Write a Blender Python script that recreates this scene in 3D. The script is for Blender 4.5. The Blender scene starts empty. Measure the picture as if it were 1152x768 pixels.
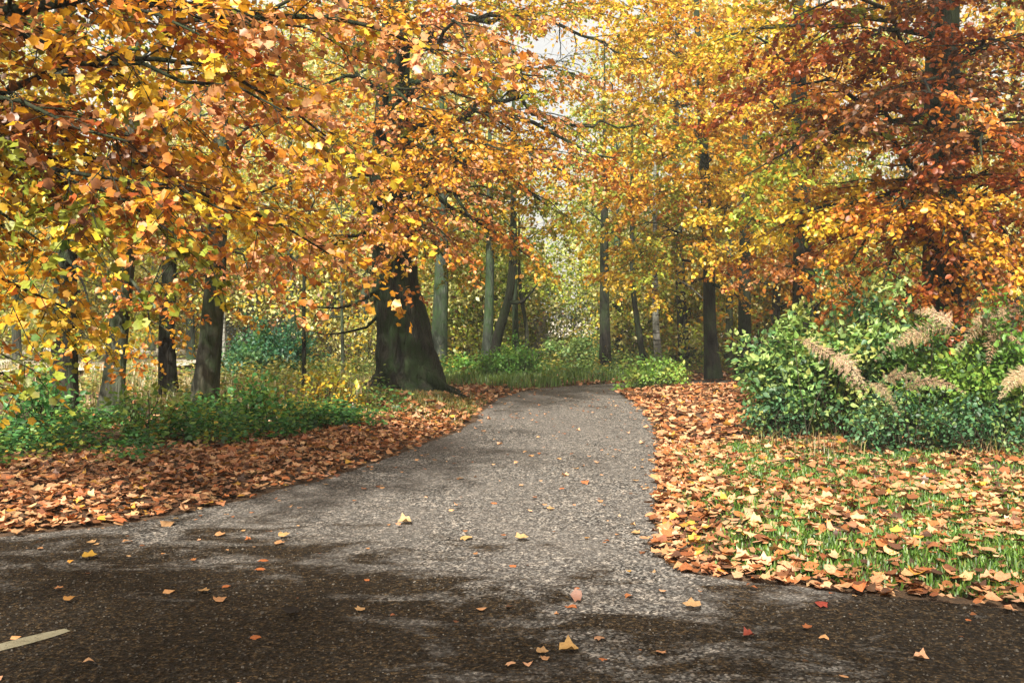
# Autumn lane through a wood: everything is built in mesh code with procedural materials.
import bpy, math
import numpy as np

R = np.random.default_rng(11)
C = bpy.context.scene.collection
F, EYE, HZ = 1120.0, 1.6, 357.0          # focal length (px of a 1152 px wide frame), eye height, horizon row


def W(px, py, d):
    return np.array([(px - 576) / F * d, d, EYE - (py - HZ) / F * d])


def G(px, py):
    d = EYE * F / (py - HZ)
    return np.array([(px - 576) / F * d, d])


def nrm(v):
    return v / np.maximum(np.linalg.norm(v, axis=-1, keepdims=True), 1e-9)


# ------------------------------------------------------------------ value noise (numpy)
_T = np.random.default_rng(5).random((64, 64))


def vnoise(x, y):
    x = np.asarray(x, float); y = np.asarray(y, float)
    xi = np.floor(x).astype(int); yi = np.floor(y).astype(int)
    fx = x - xi; fy = y - yi
    fx = fx * fx * (3 - 2 * fx); fy = fy * fy * (3 - 2 * fy)
    a = _T[xi % 64, yi % 64]; b = _T[(xi + 1) % 64, yi % 64]
    c = _T[xi % 64, (yi + 1) % 64]; d = _T[(xi + 1) % 64, (yi + 1) % 64]
    return (a * (1 - fx) + b * fx) * (1 - fy) + (c * (1 - fx) + d * fx) * fy


def sstep(a, b, x):
    t = np.clip((x - a) / (b - a), 0, 1)
    return t * t * (3 - 2 * t)


# ------------------------------------------------------------------ materials
def new_mat(name):
    m = bpy.data.materials.new(name); m.use_nodes = True
    nt = m.node_tree; nt.nodes.clear()
    out = nt.nodes.new('ShaderNodeOutputMaterial')
    return m, nt, out


def N(nt, typ, **kw):
    n = nt.nodes.new(typ)
    for k, v in kw.items():
        if k in n.inputs:
            n.inputs[k].default_value = v
        else:
            setattr(n, k, v)
    return n


def ramp(nt, fac, stops):
    r = nt.nodes.new('ShaderNodeValToRGB')
    els = r.color_ramp.elements
    while len(els) < len(stops):
        els.new(0.5)
    for e, (p, c) in zip(els, stops):
        e.position = p; e.color = (*c, 1)
    nt.links.new(fac, r.inputs[0])
    return r


def mixc(nt, fac, a, b, blend='MIX'):
    n = nt.nodes.new('ShaderNodeMix'); n.data_type = 'RGBA'; n.blend_type = blend
    for s, v in ((0, fac), (6, a), (7, b)):
        if hasattr(v, 'is_output'):
            nt.links.new(v, n.inputs[s])
        elif s == 0:
            n.inputs[0].default_value = v
        else:
            n.inputs[s].default_value = (*v, 1)
    return n.outputs[2]


def coords(nt, scale=(1, 1, 1)):
    tc = nt.nodes.new('ShaderNodeTexCoord')
    mp = nt.nodes.new('ShaderNodeMapping')
    mp.inputs['Scale'].default_value = scale
    nt.links.new(tc.outputs['Object'], mp.inputs[0])
    return mp.outputs[0]


def noise(nt, vec, scale, detail=4, rough=0.6, dist=0.0):
    n = N(nt, 'ShaderNodeTexNoise', Scale=scale, Detail=detail, Roughness=rough, Distortion=dist)
    nt.links.new(vec, n.inputs['Vector'])
    return n.outputs['Fac']


def leaf_mat(name, trans=0.45, gloss=0.06, rough=0.45, boost=1.25):
    m, nt, out = new_mat(name)
    at = N(nt, 'ShaderNodeAttribute', attribute_name='tint')
    v = coords(nt)
    nz = noise(nt, v, 55, 2)
    col = mixc(nt, 0.55, at.outputs['Color'], ramp(nt, nz, [(0.3, (0.55, 0.45, 0.4)), (0.6, (1.1, 1.1, 1.1))]).outputs[0], 'MULTIPLY')
    d = N(nt, 'ShaderNodeBsdfDiffuse'); nt.links.new(col, d.inputs[0])
    t = N(nt, 'ShaderNodeBsdfTranslucent')
    nt.links.new(mixc(nt, 1.0, col, (boost, boost, boost * 0.8), 'MULTIPLY'), t.inputs[0])
    mx = N(nt, 'ShaderNodeMixShader'); mx.inputs[0].default_value = trans
    nt.links.new(d.outputs[0], mx.inputs[1]); nt.links.new(t.outputs[0], mx.inputs[2])
    g = N(nt, 'ShaderNodeBsdfGlossy', Roughness=rough)
    mg = N(nt, 'ShaderNodeMixShader'); mg.inputs[0].default_value = gloss
    nt.links.new(mx.outputs[0], mg.inputs[1]); nt.links.new(g.outputs[0], mg.inputs[2])
    nt.links.new(mg.outputs[0], out.inputs[0])
    return m


def bark_mat(name, dark, light, moss, moss_amt=0.5, scale=6.0, stretch=0.22, bump=0.6, band=None):
    m, nt, out = new_mat(name)
    v = coords(nt, (1, 1, stretch))
    n1 = noise(nt, v, scale, 8, 0.7, 0.6)
    n2 = noise(nt, v, scale * 5, 4, 0.6)
    col = ramp(nt, n1, [(0.38, dark), (0.50, tuple(0.35 * a + 0.65 * b for a, b in zip(light, dark))), (0.62, light)]).outputs[0]
    vor = N(nt, 'ShaderNodeTexVoronoi', Scale=scale * 2.2, feature='DISTANCE_TO_EDGE')
    nt.links.new(v, vor.inputs['Vector'])
    crack = ramp(nt, vor.outputs['Distance'], [(0.0, (0.12, 0.12, 0.12)), (0.16, (1, 1, 1))])
    col = mixc(nt, 0.45, col, crack.outputs[0], 'MULTIPLY')
    vm = coords(nt, (1, 1, 0.6))
    mz = ramp(nt, noise(nt, vm, 2.4, 8, 0.72), [(0.44, (0, 0, 0)), (0.56, (moss_amt,) * 3)])
    col = mixc(nt, mz.outputs[0], col, moss)
    if band:
        vb = coords(nt, (1.2, 1.2, 9))
        bz = ramp(nt, noise(nt, vb, 2.2, 3), [(0.56, (0, 0, 0)), (0.62, (1, 1, 1))])
        col = mixc(nt, bz.outputs[0], col, band)
    p = N(nt, 'ShaderNodeBsdfPrincipled', Roughness=0.9)
    p.inputs['Specular IOR Level'].default_value = 0.25
    nt.links.new(col, p.inputs['Base Color'])
    h = mixc(nt, 0.35, n1, n2)
    h = mixc(nt, 0.5, h, crack.outputs[0], 'MULTIPLY')
    b = N(nt, 'ShaderNodeBump', Strength=bump, Distance=0.10)
    nt.links.new(h, b.inputs['Height']); nt.links.new(b.outputs[0], p.inputs['Normal'])
    nt.links.new(p.outputs[0], out.inputs[0])
    return m


M = {}
M['leaf'] = leaf_mat('autumn leaf', 0.40, 0.04, 0.45, 1.15)
M['green'] = leaf_mat('green leaf', 0.42, 0.035, 0.5)
M['litter'] = leaf_mat('dry leaf', 0.15, 0.05, 0.5, 1.0)
M['grassblade'] = leaf_mat('grass blade', 0.35, 0.06, 0.5)
M['bracken'] = leaf_mat('dead bracken', 0.35, 0.03, 0.6)
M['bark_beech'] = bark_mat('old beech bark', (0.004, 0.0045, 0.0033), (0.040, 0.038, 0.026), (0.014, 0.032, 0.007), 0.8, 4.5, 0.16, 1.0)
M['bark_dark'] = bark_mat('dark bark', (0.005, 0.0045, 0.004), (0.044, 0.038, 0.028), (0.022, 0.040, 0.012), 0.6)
M['bark_grey'] = bark_mat('grey bark', (0.020, 0.020, 0.015), (0.115, 0.115, 0.085), (0.03, 0.06, 0.018), 0.6, 5, 0.3, 0.4)
M['bark_mossy'] = bark_mat('mossy bark', (0.014, 0.019, 0.014), (0.085, 0.10, 0.080), (0.028, 0.060, 0.018), 0.8, 5, 0.3, 0.5)
M['bark_birch'] = bark_mat('birch bark', (0.20, 0.20, 0.18), (0.46, 0.45, 0.41), (0.10, 0.13, 0.07), 0.35, 5, 0.4, 0.4, band=(0.03, 0.028, 0.025))
M['bark_pollard'] = bark_mat('pale stub bark', (0.13, 0.13, 0.11), (0.34, 0.33, 0.29), (0.14, 0.16, 0.09), 0.4, 5, 0.4, 0.5)
M['stem'] = bark_mat('shrub stem', (0.03, 0.022, 0.015), (0.10, 0.075, 0.05), (0.05, 0.06, 0.02), 0.3, 12)


def asphalt():
    m, nt, out = new_mat('worn lane asphalt')
    v = coords(nt)
    vs = N(nt, 'ShaderNodeTexVoronoi', Scale=68.0); nt.links.new(v, vs.inputs['Vector'])
    vs2 = N(nt, 'ShaderNodeTexVoronoi', Scale=23.0); nt.links.new(v, vs2.inputs['Vector'])
    stone = ramp(nt, vs.outputs['Color'], [(0.15, (0.018, 0.017, 0.017)), (0.5, (0.085, 0.08, 0.077)), (0.85, (0.36, 0.34, 0.315))])
    fleck = ramp(nt, vs2.outputs['Color'], [(0.45, (0.75, 0.75, 0.75)), (0.95, (1.6, 1.5, 1.4))])
    col = mixc(nt, 1.0, stone.outputs[0], fleck.outputs[0], 'MULTIPLY')
    # worn lighter tracks, dirt and moss with shapes of their own
    vt = coords(nt, (1.0, 0.45, 1))
    big = noise(nt, vt, 0.9, 6, 0.62, 0.4)
    col = mixc(nt, ramp(nt, big, [(0.40, (0, 0, 0)), (0.62, (0.55,) * 3)]).outputs[0], col, (0.13, 0.118, 0.108))
    # earth and leaf mould smears plus painted foreground shade, stretched across the lane's mouth
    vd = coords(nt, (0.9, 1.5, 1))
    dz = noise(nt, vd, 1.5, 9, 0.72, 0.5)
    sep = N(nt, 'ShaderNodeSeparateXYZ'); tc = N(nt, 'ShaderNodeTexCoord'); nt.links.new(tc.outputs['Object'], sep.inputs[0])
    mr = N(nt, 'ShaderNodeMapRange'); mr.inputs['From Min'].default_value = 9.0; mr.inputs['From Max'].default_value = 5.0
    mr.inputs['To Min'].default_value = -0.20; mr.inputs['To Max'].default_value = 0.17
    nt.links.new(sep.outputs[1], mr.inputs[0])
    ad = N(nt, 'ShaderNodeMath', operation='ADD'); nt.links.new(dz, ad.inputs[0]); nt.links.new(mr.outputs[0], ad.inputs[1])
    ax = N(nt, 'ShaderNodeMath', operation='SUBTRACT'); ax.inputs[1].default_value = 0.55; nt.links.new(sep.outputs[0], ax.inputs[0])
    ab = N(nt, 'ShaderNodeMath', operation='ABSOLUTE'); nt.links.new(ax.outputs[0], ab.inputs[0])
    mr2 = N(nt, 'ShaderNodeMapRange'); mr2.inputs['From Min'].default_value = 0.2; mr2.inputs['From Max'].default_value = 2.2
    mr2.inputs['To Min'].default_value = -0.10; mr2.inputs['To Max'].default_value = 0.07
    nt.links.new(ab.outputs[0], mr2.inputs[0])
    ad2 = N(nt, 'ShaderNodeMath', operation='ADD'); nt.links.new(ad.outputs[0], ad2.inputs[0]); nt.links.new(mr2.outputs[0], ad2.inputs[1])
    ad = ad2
    soil_shade = ramp(nt, noise(nt, v, 45, 4, 0.7), [(0.40, (0.004, 0.0025, 0.0015)), (0.55, (0.020, 0.012, 0.005)), (0.67, (0.13, 0.085, 0.042))])
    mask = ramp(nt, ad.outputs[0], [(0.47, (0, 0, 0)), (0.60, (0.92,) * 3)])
    col = mixc(nt, mask.outputs[0], col, soil_shade.outputs[0])
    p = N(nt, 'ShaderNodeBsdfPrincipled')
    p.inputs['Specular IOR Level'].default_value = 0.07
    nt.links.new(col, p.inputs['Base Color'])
    rr = ramp(nt, big, [(0.3, (0.70,) * 3), (0.7, (0.92,) * 3)]); nt.links.new(rr.outputs[0], p.inputs['Roughness'])
    b = N(nt, 'ShaderNodeBump', Strength=0.9, Distance=0.012)
    nt.links.new(vs.outputs['Distance'], b.inputs['Height'])
    b2 = N(nt, 'ShaderNodeBump', Strength=0.6, Distance=0.04)
    nt.links.new(noise(nt, v, 7, 6, 0.7), b2.inputs['Height']); nt.links.new(b.outputs[0], b2.inputs['Normal'])
    nt.links.new(b2.outputs[0], p.inputs['Normal'])
    nt.links.new(p.outputs[0], out.inputs[0])
    return m


def soil_mat(name, stops, scale=9.0, rough=0.95):
    m, nt, out = new_mat(name)
    v = coords(nt)
    a = noise(nt, v, scale, 8, 0.7)
    b_ = noise(nt, v, scale * 9, 5, 0.7)
    f = mixc(nt, 0.5, a, b_)
    col = ramp(nt, f, stops).outputs[0]
    p = N(nt, 'ShaderNodeBsdfPrincipled', Roughness=rough)
    nt.links.new(col, p.inputs['Base Color'])
    b = N(nt, 'ShaderNodeBump', Strength=0.8, Distance=0.05)
    nt.links.new(f, b.inputs['Height']); nt.links.new(b.outputs[0], p.inputs['Normal'])
    nt.links.new(p.outputs[0], out.inputs[0])
    return m


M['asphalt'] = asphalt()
M['ground'] = soil_mat('leaf mould ground', [(0.32, (0.018, 0.011, 0.006)), (0.5, (0.075, 0.042, 0.02)), (0.66, (0.20, 0.11, 0.05))])
M['field'] = soil_mat('pale clearing', [(0.32, (0.30, 0.27, 0.20)), (0.5, (0.48, 0.43, 0.36)), (0.68, (0.60, 0.55, 0.48))], 3.0)
M['mound'] = soil_mat('mossy mound', [(0.34, (0.02, 0.02, 0.008)), (0.5, (0.06, 0.065, 0.02)), (0.66, (0.16, 0.12, 0.04))], 8)
M['paint'] = soil_mat('worn road paint', [(0.36, (0.05, 0.045, 0.035)), (0.46, (0.30, 0.27, 0.17)), (0.7, (0.46, 0.42, 0.30))], 14, 0.7)
M['stone'] = soil_mat('road chippings', [(0.40, (0.035, 0.03, 0.025)), (0.52, (0.12, 0.10, 0.08)), (0.63, (0.42, 0.38, 0.32))], 16, 0.8)


# ------------------------------------------------------------------ object helpers
def thing(name, label, cat, loc=(0, 0, 0), group=None):
    o = bpy.data.objects.new(name, None); C.objects.link(o)
    o.location = loc; o.empty_display_size = 0.3
    tag(o, label, cat, group)
    return o


def tag(o, label=None, cat=None, group=None, kind=None):
    for k, v in (('label', label), ('category', cat), ('group', group), ('kind', kind)):
        if v:
            o[k] = v
    return o


def mesh_obj(name, V, faces, mat, parent=None, tint=None, smooth=False, origin=None):
    """faces: list of (k, m) int arrays (all faces of one array have k corners)."""
    me = bpy.data.meshes.new(name)
    V = np.asarray(V, np.float32)
    if origin is not None:
        V = V - np.asarray(origin, np.float32)
    faces = [np.asarray(f, np.int32) for f in faces if len(f)]
    idx = np.concatenate([f.ravel() for f in faces])
    tot = np.concatenate([np.full(len(f), f.shape[1], np.int32) for f in faces])
    me.vertices.add(len(V)); me.vertices.foreach_set('co', V.ravel())
    me.loops.add(len(idx)); me.loops.foreach_set('vertex_index', idx)
    me.polygons.add(len(tot))
    st = np.zeros(len(tot), np.int32); st[1:] = np.cumsum(tot)[:-1]
    me.polygons.foreach_set('loop_start', st)
    me.polygons.foreach_set('loop_total', tot)
    if smooth:
        me.polygons.foreach_set('use_smooth', np.ones(len(tot), bool))
    if tint is not None:
        a = me.attributes.new('tint', 'FLOAT_COLOR', 'FACE')
        a.data.foreach_set('color', np.concatenate([tint, np.ones((len(tint), 1))], 1).astype(np.float32).ravel())
    me.materials.append(mat)
    me.update(calc_edges=True)
    o = bpy.data.objects.new(name, me); C.objects.link(o)
    if parent is not None:
        o.parent = parent
    elif origin is not None:
        o.location = tuple(float(q) for q in origin)
    return o


class Acc:
    """Collects vertices and faces for one mesh."""
    def __init__(s):
        s.v, s.f, s.t, s.n = [], {}, {}, 0

    def add(s, V, faces, tint=None):
        for f in faces:
            f = np.asarray(f)
            s.f.setdefault(f.shape[1], []).append(f + s.n)
            if tint is not None:
                s.t.setdefault(f.shape[1], []).append(tint if len(tint) == len(f) else np.repeat(tint, len(f) // len(tint), 0))
        s.v.append(V); s.n += len(V)

    def build(s, name, mat, parent=None, smooth=False, origin=None):
        if not s.v:
            return None
        F_ = [np.concatenate(s.f[k]) for k in s.f]
        T_ = np.concatenate([np.concatenate(s.t[k]) for k in s.f]) if s.t else None
        return mesh_obj(name, np.concatenate(s.v), F_, mat, parent, T_, smooth, origin)


def tube(P, rad, k=6, lobe=None, cap=True, rg=R):
    """A tapered tube along P. lobe(theta, i) -> multiplier."""
    P = np.asarray(P, float); n = len(P)
    T = nrm(np.gradient(P, axis=0))
    ref = np.array([0, 0, 1.0]) if abs(T[0, 2]) < 0.8 else np.array([1.0, 0, 0])
    X = nrm(np.cross(T, ref)); Y = np.cross(T, X)
    th = np.arange(k) * 2 * np.pi / k
    V = np.empty((n, k, 3))
    for i in range(n):
        r = rad[i] * (lobe(th, i) if lobe else 1.0)
        V[i] = P[i] + (np.cos(th) * r)[:, None] * X[i] + (np.sin(th) * r)[:, None] * Y[i]
    a = np.arange(n - 1)[:, None] * k + np.arange(k)[None]
    b = np.arange(n - 1)[:, None] * k + (np.arange(k)[None] + 1) % k
    q = np.stack([a, a + k, b + k, b], -1).reshape(-1, 4)
    return V.reshape(-1, 3), [q]


# ------------------------------------------------------------------ leaves
def half_leaf(pts, fold):
    """pts: right half outline from base to tip (x, y); mirrored into two faces."""
    p = np.array(pts, float)
    inner = p[1:-1]
    V = [(0, p[0, 1], 0)] + [(x, y, fold * abs(x)) for x, y in inner] + [(0, p[-1, 1], 0)] + [(-x, y, fold * abs(x)) for x, y in inner]
    k = len(inner)
    r = [0] + list(range(1, k + 1)) + [k + 1]
    l = [k + 1] + list(range(2 * k + 1, k + 1, -1)) + [0]
    return np.array(V, float), np.array([r, l])


MAPLE = half_leaf([(0, 0), (0.36, 0.10), (0.33, 0.34), (0.52, 0.56), (0.27, 0.74), (0, 1)], 0.20)
ROUND = half_leaf([(0, 0), (0.27, 0.14), (0.38, 0.44), (0.24, 0.78), (0, 1)], 0.22)
OVAL = half_leaf([(0, 0), (0.27, 0.28), (0.24, 0.66), (0, 1)], 0.25)
POINT = half_leaf([(0, 0), (0.26, 0.16), (0.33, 0.36), (0.17, 0.70), (0, 1)], 0.28)
RHOMB = (np.array([(0, 0, 0), (0.32, 0.45, 0.06), (0, 1, 0), (-0.32, 0.45, 0.06)], float), np.array([[0, 1, 2, 3]]))

SLIM = (np.array([(0, 0, 0), (0.15, 0.40, 0.03), (0, 1, 0), (-0.15, 0.40, 0.03)], float), np.array([[0, 1, 2, 3]]))


def curled(cx, cy, tw, tpl=None):
    V, f = tpl or MAPLE
    V = V.copy()
    V[:, 1] -= 0.5
    V[:, 2] = cx * V[:, 0] ** 2 * 1.0 + cy * V[:, 1] ** 2 * 0.6 + tw * V[:, 0] * V[:, 1] * 0.6
    V[:, 0] *= 1.15
    return V, f


CURLED = [curled(0.9, 0.7, 0.2), curled(-0.7, -0.5, 0.5), curled(1.6, -0.2, -0.5), curled(0.3, 1.3, 0.6), curled(-1.2, 0.4, -0.3), curled(0.8, 0.9, 0.2, ROUND), curled(-0.9, -0.7, 0.4, ROUND), curled(1.8, 0.3, -0.4, POINT)]


def place(acc, tpl, P, direc, normal, size, tint):
    """Copies of a leaf template: P base points, direc tip direction, normal face normal."""
    V, f = tpl
    y = nrm(direc)
    x = nrm(np.cross(y, normal)); z = np.cross(x, y)
    fr = np.stack([x, y, z], 1)
    out = P[:, None] + np.einsum('kc,ncd->nkd', V, fr) * np.asarray(size).reshape(-1, 1, 1)
    n, k = len(P), len(V)
    ff = (np.arange(n)[:, None, None] * k + f[None]).reshape(-1, f.shape[1])
    acc.add(out.reshape(-1, 3), [ff], np.repeat(tint, len(f), 0))


def tints(rg, pal, n, base=None, stray=0.25, lo=0.55, hi=1.25):
    cols = np.array([p[0] for p in pal]); w = np.array([p[1] for p in pal], float); w /= w.sum()
    c = np.broadcast_to(base, (n, 3)).copy() if base is not None else cols[rg.choice(len(cols), n, p=w)]
    m = rg.random(n) < stray
    c[m] = cols[rg.choice(len(cols), m.sum(), p=w)]
    return np.clip(c * rg.uniform(lo, hi, (n, 1)) * rg.uniform(0.93, 1.07, (n, 3)), 0, 0.9)


YEL, GOLD, ORG, PINK = (0.68, 0.47, 0.035), (0.66, 0.335, 0.025), (0.60, 0.215, 0.03), (0.68, 0.33, 0.14)
RUST, OLIVE, GREEN, LIME, BROWN = (0.36, 0.09, 0.02), (0.27, 0.31, 0.035), (0.07, 0.15, 0.02), (0.42, 0.52, 0.07), (0.19, 0.075, 0.022)
PALE = (0.62, 0.60, 0.24)


# ------------------------------------------------------------------ branching
def curve(p0, p1, bow, wob, n, rg):
    t = np.linspace(0, 1, n)[:, None]
    P = p0 + (p1 - p0) * t
    P[:, 2] += bow * np.sin(np.pi * t[:, 0]) * 1.0
    w = rg.normal(0, wob, (n, 3)); w[0] = 0; w[-1] = 0
    w = (w + np.roll(w, 1, 0) + np.roll(w, -1, 0)) / 2
    w[0] = 0
    return P + w


def limb(rg, wood, leaves, p0, p1, r0, bow=0.3, sub=1.3, spacing=0.3, twig=0.5, lpt=9, size=0.085, tpl=MAPLE, pal=None, start=0.22, droop=0.25, wet=0.0, keep=None, flat=0.8):
    """A main branch with side branches and twigs (into wood) and leaf sprays (into leaves)."""
    L = np.linalg.norm(p1 - p0)
    n = max(6, int(L / 0.35))
    P = curve(p0, p1, bow, 0.035 * L, n, rg)
    rad = r0 * (1 - 0.86 * np.linspace(0, 1, n) ** 0.8)
    wood.add(*tube(P, rad, 7))
    T = nrm(np.gradient(P, axis=0))
    cols = np.array([q[0] for q in pal]); w = np.array([q[1] for q in pal], float); w /= w.sum()
    ns = max(3, int(L * (1 - start) / spacing))
    LP, LD, LC = [], [], []
    limb_col = cols[rg.choice(len(cols), p=w)]
    for i in range(ns):
        t = start + (1 - start) * (i + rg.random() * 0.8) / ns
        t = min(t, 0.999)
        a = t * (n - 1); j = min(int(a), n - 2)
        q = P[j] + (P[j + 1] - P[j]) * (a - j); tg = T[j]
        side = nrm(np.cross(tg, [0, 0, 1.0])) * (1 if i % 2 else -1)
        d = nrm(tg * rg.uniform(0.4, 0.9) + side * rg.uniform(0.5, 1.0) + np.array([0, 0, rg.normal(0.03, 0.20)]))
        ls = sub * rg.uniform(0.55, 1.15) * (1 - 0.45 * t)
        e = q + d * ls + np.array([0, 0, -droop * ls * rg.uniform(0.2, 1.2)])
        S = curve(q, e, 0.05 * ls, 0.04 * ls, 6, rg)
        rs = max(0.004, np.interp(t, [0, 1], [r0, r0 * 0.14]) * 0.42)
        wood.add(*tube(S, rs * (1 - 0.75 * np.linspace(0, 1, 6)), 4))
        c = limb_col if rg.random() < 0.5 else cols[rg.choice(len(cols), p=w)]
        nt_ = max(2, int(ls / 0.16))
        for k in range(nt_ + 1):
            u = 0.2 + 0.8 * (k / nt_); b = min(u * 5, 4.999); jj = int(b)
            s0 = S[jj] + (S[jj + 1] - S[jj]) * (b - jj); sd = nrm(S[jj + 1] - S[jj])
            sv = nrm(np.cross(sd, [0, 0, 1.0])) * (1 if k % 2 else -1)
            td = nrm(sd * rg.uniform(0.5, 1.1) + sv * rg.uniform(0.3, 1.0) + np.array([0, 0, rg.normal(-0.12, 0.3)]))
            lt = twig * rg.uniform(0.5, 1.1)
            te = s0 + td * lt + np.array([0, 0, -0.18 * lt])
            wood.add(*tube(np.array([s0, (s0 + te) / 2 + rg.normal(0, 0.02, 3), te]), [0.0045, 0.0032, 0.0016], 3))
            m = rg.poisson(lpt)
            if m:
                x = rg.random(m) ** 0.8
                LP.append(s0 + (te - s0) * x[:, None]); LD.append(np.broadcast_to(td, (m, 3)).copy())
                LC.append(tints(rg, pal, m, c))
    if not LP:
        return
    LP = np.concatenate(LP); LD = np.concatenate(LD); LC = np.concatenate(LC)
    if keep is not None:
        k = keep(LP); LP, LD, LC = LP[k], LD[k], LC[k]
    m = len(LP)
    sidev = nrm(np.cross(LD, [0, 0, 1.0])) * rg.choice([-1, 1], (m, 1))
    d = LD * 0.5 + sidev * rg.uniform(0.3, 1.1, (m, 1)) + rg.normal(0, 0.35, (m, 3)) + np.array([0, 0, -0.35])
    nn = np.array([0, 0, flat]) + rg.normal(0, 0.55, (m, 3))
    LP = LP + rg.normal(0, 0.025, (m, 3))
    place(leaves, tpl, LP, d, nn, size * rg.uniform(0.6, 1.2, m), LC)


def trunk_mesh(rg, P, rad, k=14, flare=0.5, lobes=5, fh=0.5, rough=0.06):
    P = np.asarray(P, float)
    ph = rg.random(4) * 6.28
    z0 = P[0, 2]

    def lobe(th, i):
        h = P[i, 2] - z0
        f = math.exp(-h / fh)
        a = 1 + flare * f * (0.55 + 0.65 * np.cos(lobes * th + ph[0] + 0.25 * i) * (0.6 + 0.4 * np.cos(2 * th + ph[1])))
        a = a + rough * (np.cos(3 * th + ph[2] + 0.25 * i) + 0.7 * np.cos(7 * th + ph[3] - 0.13 * i)) + rg.normal(0, rough * 0.25, len(th))
        return a
    return tube(P, rad, k, lobe)


def spine(pts, n):
    pts = np.asarray(pts, float)
    s = np.linspace(0, 1, len(pts)); q = np.linspace(0, 1, n)
    P = np.stack([np.interp(q, s, pts[:, c]) for c in range(3)], 1)
    for _ in range(3):
        P[1:-1] = (P[:-2] + 2 * P[1:-1] + P[2:]) / 4
    return P


def clusters(rg, leaves, centre, radii, n, per, size, pal, tpl, spread=0.6, hollow=0.35, keep=None):
    """Leaf clumps through a crown's volume (uneven outline, gaps between the clumps)."""
    u = nrm(rg.normal(0, 1, (n, 3))); r = rg.uniform(hollow, 1.0, (n, 1)) ** 0.6
    K = centre + u * r * np.asarray(radii) * rg.uniform(0.85, 1.15, (n, 1))
    cols = np.array([q[0] for q in pal]); w = np.array([q[1] for q in pal], float); w /= w.sum()
    for q in K:
        m = rg.poisson(per)
        if m < 1:
            continue
        sp = spread * rg.uniform(0.6, 1.3)
        P = q + rg.normal(0, 1, (m, 3)) * np.array([sp, sp, sp * 0.42])
        c = tints(rg, pal, m, cols[rg.choice(len(cols), p=w)], 0.3)
        if keep is not None:
            k = keep(P); P, c = P[k], c[k]; m = len(P)
            if m < 1:
                continue
        d = rg.normal(0, 0.7, (m, 3)) + np.array([0, 0, -0.3])
        place(leaves, tpl, P, d, rg.normal(0, 0.6, (m, 3)) + np.array([0, 0, 0.55]), size * rg.uniform(0.6, 1.25, m), c)


def build_tree(name, label, pts, rad, bark, limbs, pal, size=0.08, tpl=MAPLE, seed=1, cat='tree', group=None, k=14, flare=0.35, nrings=30, crown=None,
               keep=None, trunk_kw=None, part='branch', **lk):
    """A tree: trunk, each main branch a part, and the leaves as its crown."""
    rg = np.random.default_rng(seed)
    P = spine(pts, nrings)
    s = np.linspace(0, 1, len(rad)); rr = np.interp(np.linspace(0, 1, nrings), s, rad)
    org = P[0]
    root = thing(name, label, cat, tuple(org), group)
    a = Acc(); a.add(*trunk_mesh(rg, P, rr, k, flare, **(trunk_kw or {})))
    a.build('trunk', bark, root, True, org)
    leaves = Acc()
    for lb in limbs:
        wd = Acc()
        z = lb['z']
        i = int(np.argmin(np.abs(P[:, 2] - z)))
        p0 = P[i]
        r0 = lb.get('r', max(0.018, rr[i] * 0.24))
        kw = dict(lk); kw.update({q: v for q, v in lb.items() if q not in ('z', 'to', 'r')})
        kw.setdefault('pal', pal); kw.setdefault('size', size); kw.setdefault('tpl', tpl); kw.setdefault('keep', keep)
        limb(rg, wd, leaves, p0, np.asarray(lb['to'], float), r0, **kw)
        wd.build(part, bark, root, True, org)
    for c in crown or []:
        clusters(rg, leaves, *c, keep=keep)
    leaves.build('crown', M['leaf'], root, False, org)
    return root


# an opening in the canopy above the lane through which the sky shows: directions from the lane's mouth
def open_sky(P):
    x = P[:, 0] / P[:, 1]; z = (P[:, 2] - EYE) / P[:, 1]
    cx, cz = (652 - 576) / F, (HZ - 52) / F
    d = ((x - cx) / 0.040) ** 2 + ((z - cz) / 0.028) ** 2
    return (d > 1) | (R.random(len(P)) < 0.10) | (P[:, 1] <= 0.5)


# ================================================================== THE SETTING
LEFT = [(-60, 5.0), (-14, 6.3), (-6, 6.9), G(0, 607), G(60, 600), G(150, 590), G(250, 570), G(330, 548), G(400, 530), G(460, 508), G(530, 480),
        G(545, 460), G(562, 447), G(592, 440), (1.2, 23.0), (2.8, 24.3), (5.2, 25.3), (10, 26.0), (40, 26.4)]
RIGHT = [(60, 3.2), (12, 4.0), (5, 4.7), G(1152, 690), G(1000, 672), G(850, 657), G(762, 646), G(733, 628), G(735, 580), G(739, 520), G(737, 480), G(716, 456),
         G(700, 445), G(694, 439), (2.9, 22.3), (4.4, 23.0), (6.5, 23.6), (10, 24.4), (40, 24.5)]


def smooth_line(pts, rounds=3, jag=0.0, seed=0):
    P = np.array([tuple(p) for p in pts], float)
    for _ in range(rounds):
        Q = np.empty((2 * len(P), 2)); Q[0] = P[0]; Q[-1] = P[-1]
        Q[1:-1:2] = P[:-1] * 0.75 + P[1:] * 0.25
        Q[2:-1:2] = P[:-1] * 0.25 + P[1:] * 0.75
        P = Q
    if jag:
        rg = np.random.default_rng(seed)
        s = np.cumsum(np.r_[0, np.linalg.norm(np.diff(P, axis=0), axis=1)])
        D = nrm(np.gradient(P, axis=0)); Nn = np.stack([D[:, 1], -D[:, 0]], 1)
        P = P + Nn * (rg.normal(0, jag * 0.4, len(P)) + jag * 2 * (vnoise(s * 2.1, s * 0 + seed) - 0.5))[:, None]
    return P


LE = smooth_line(LEFT, 4, 0.03, 3); RE = smooth_line(RIGHT, 4, 0.03, 4)
POLY = np.concatenate([[(-60, -40.0)], LE, RE[::-1], [(60, -40.0)]])


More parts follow.
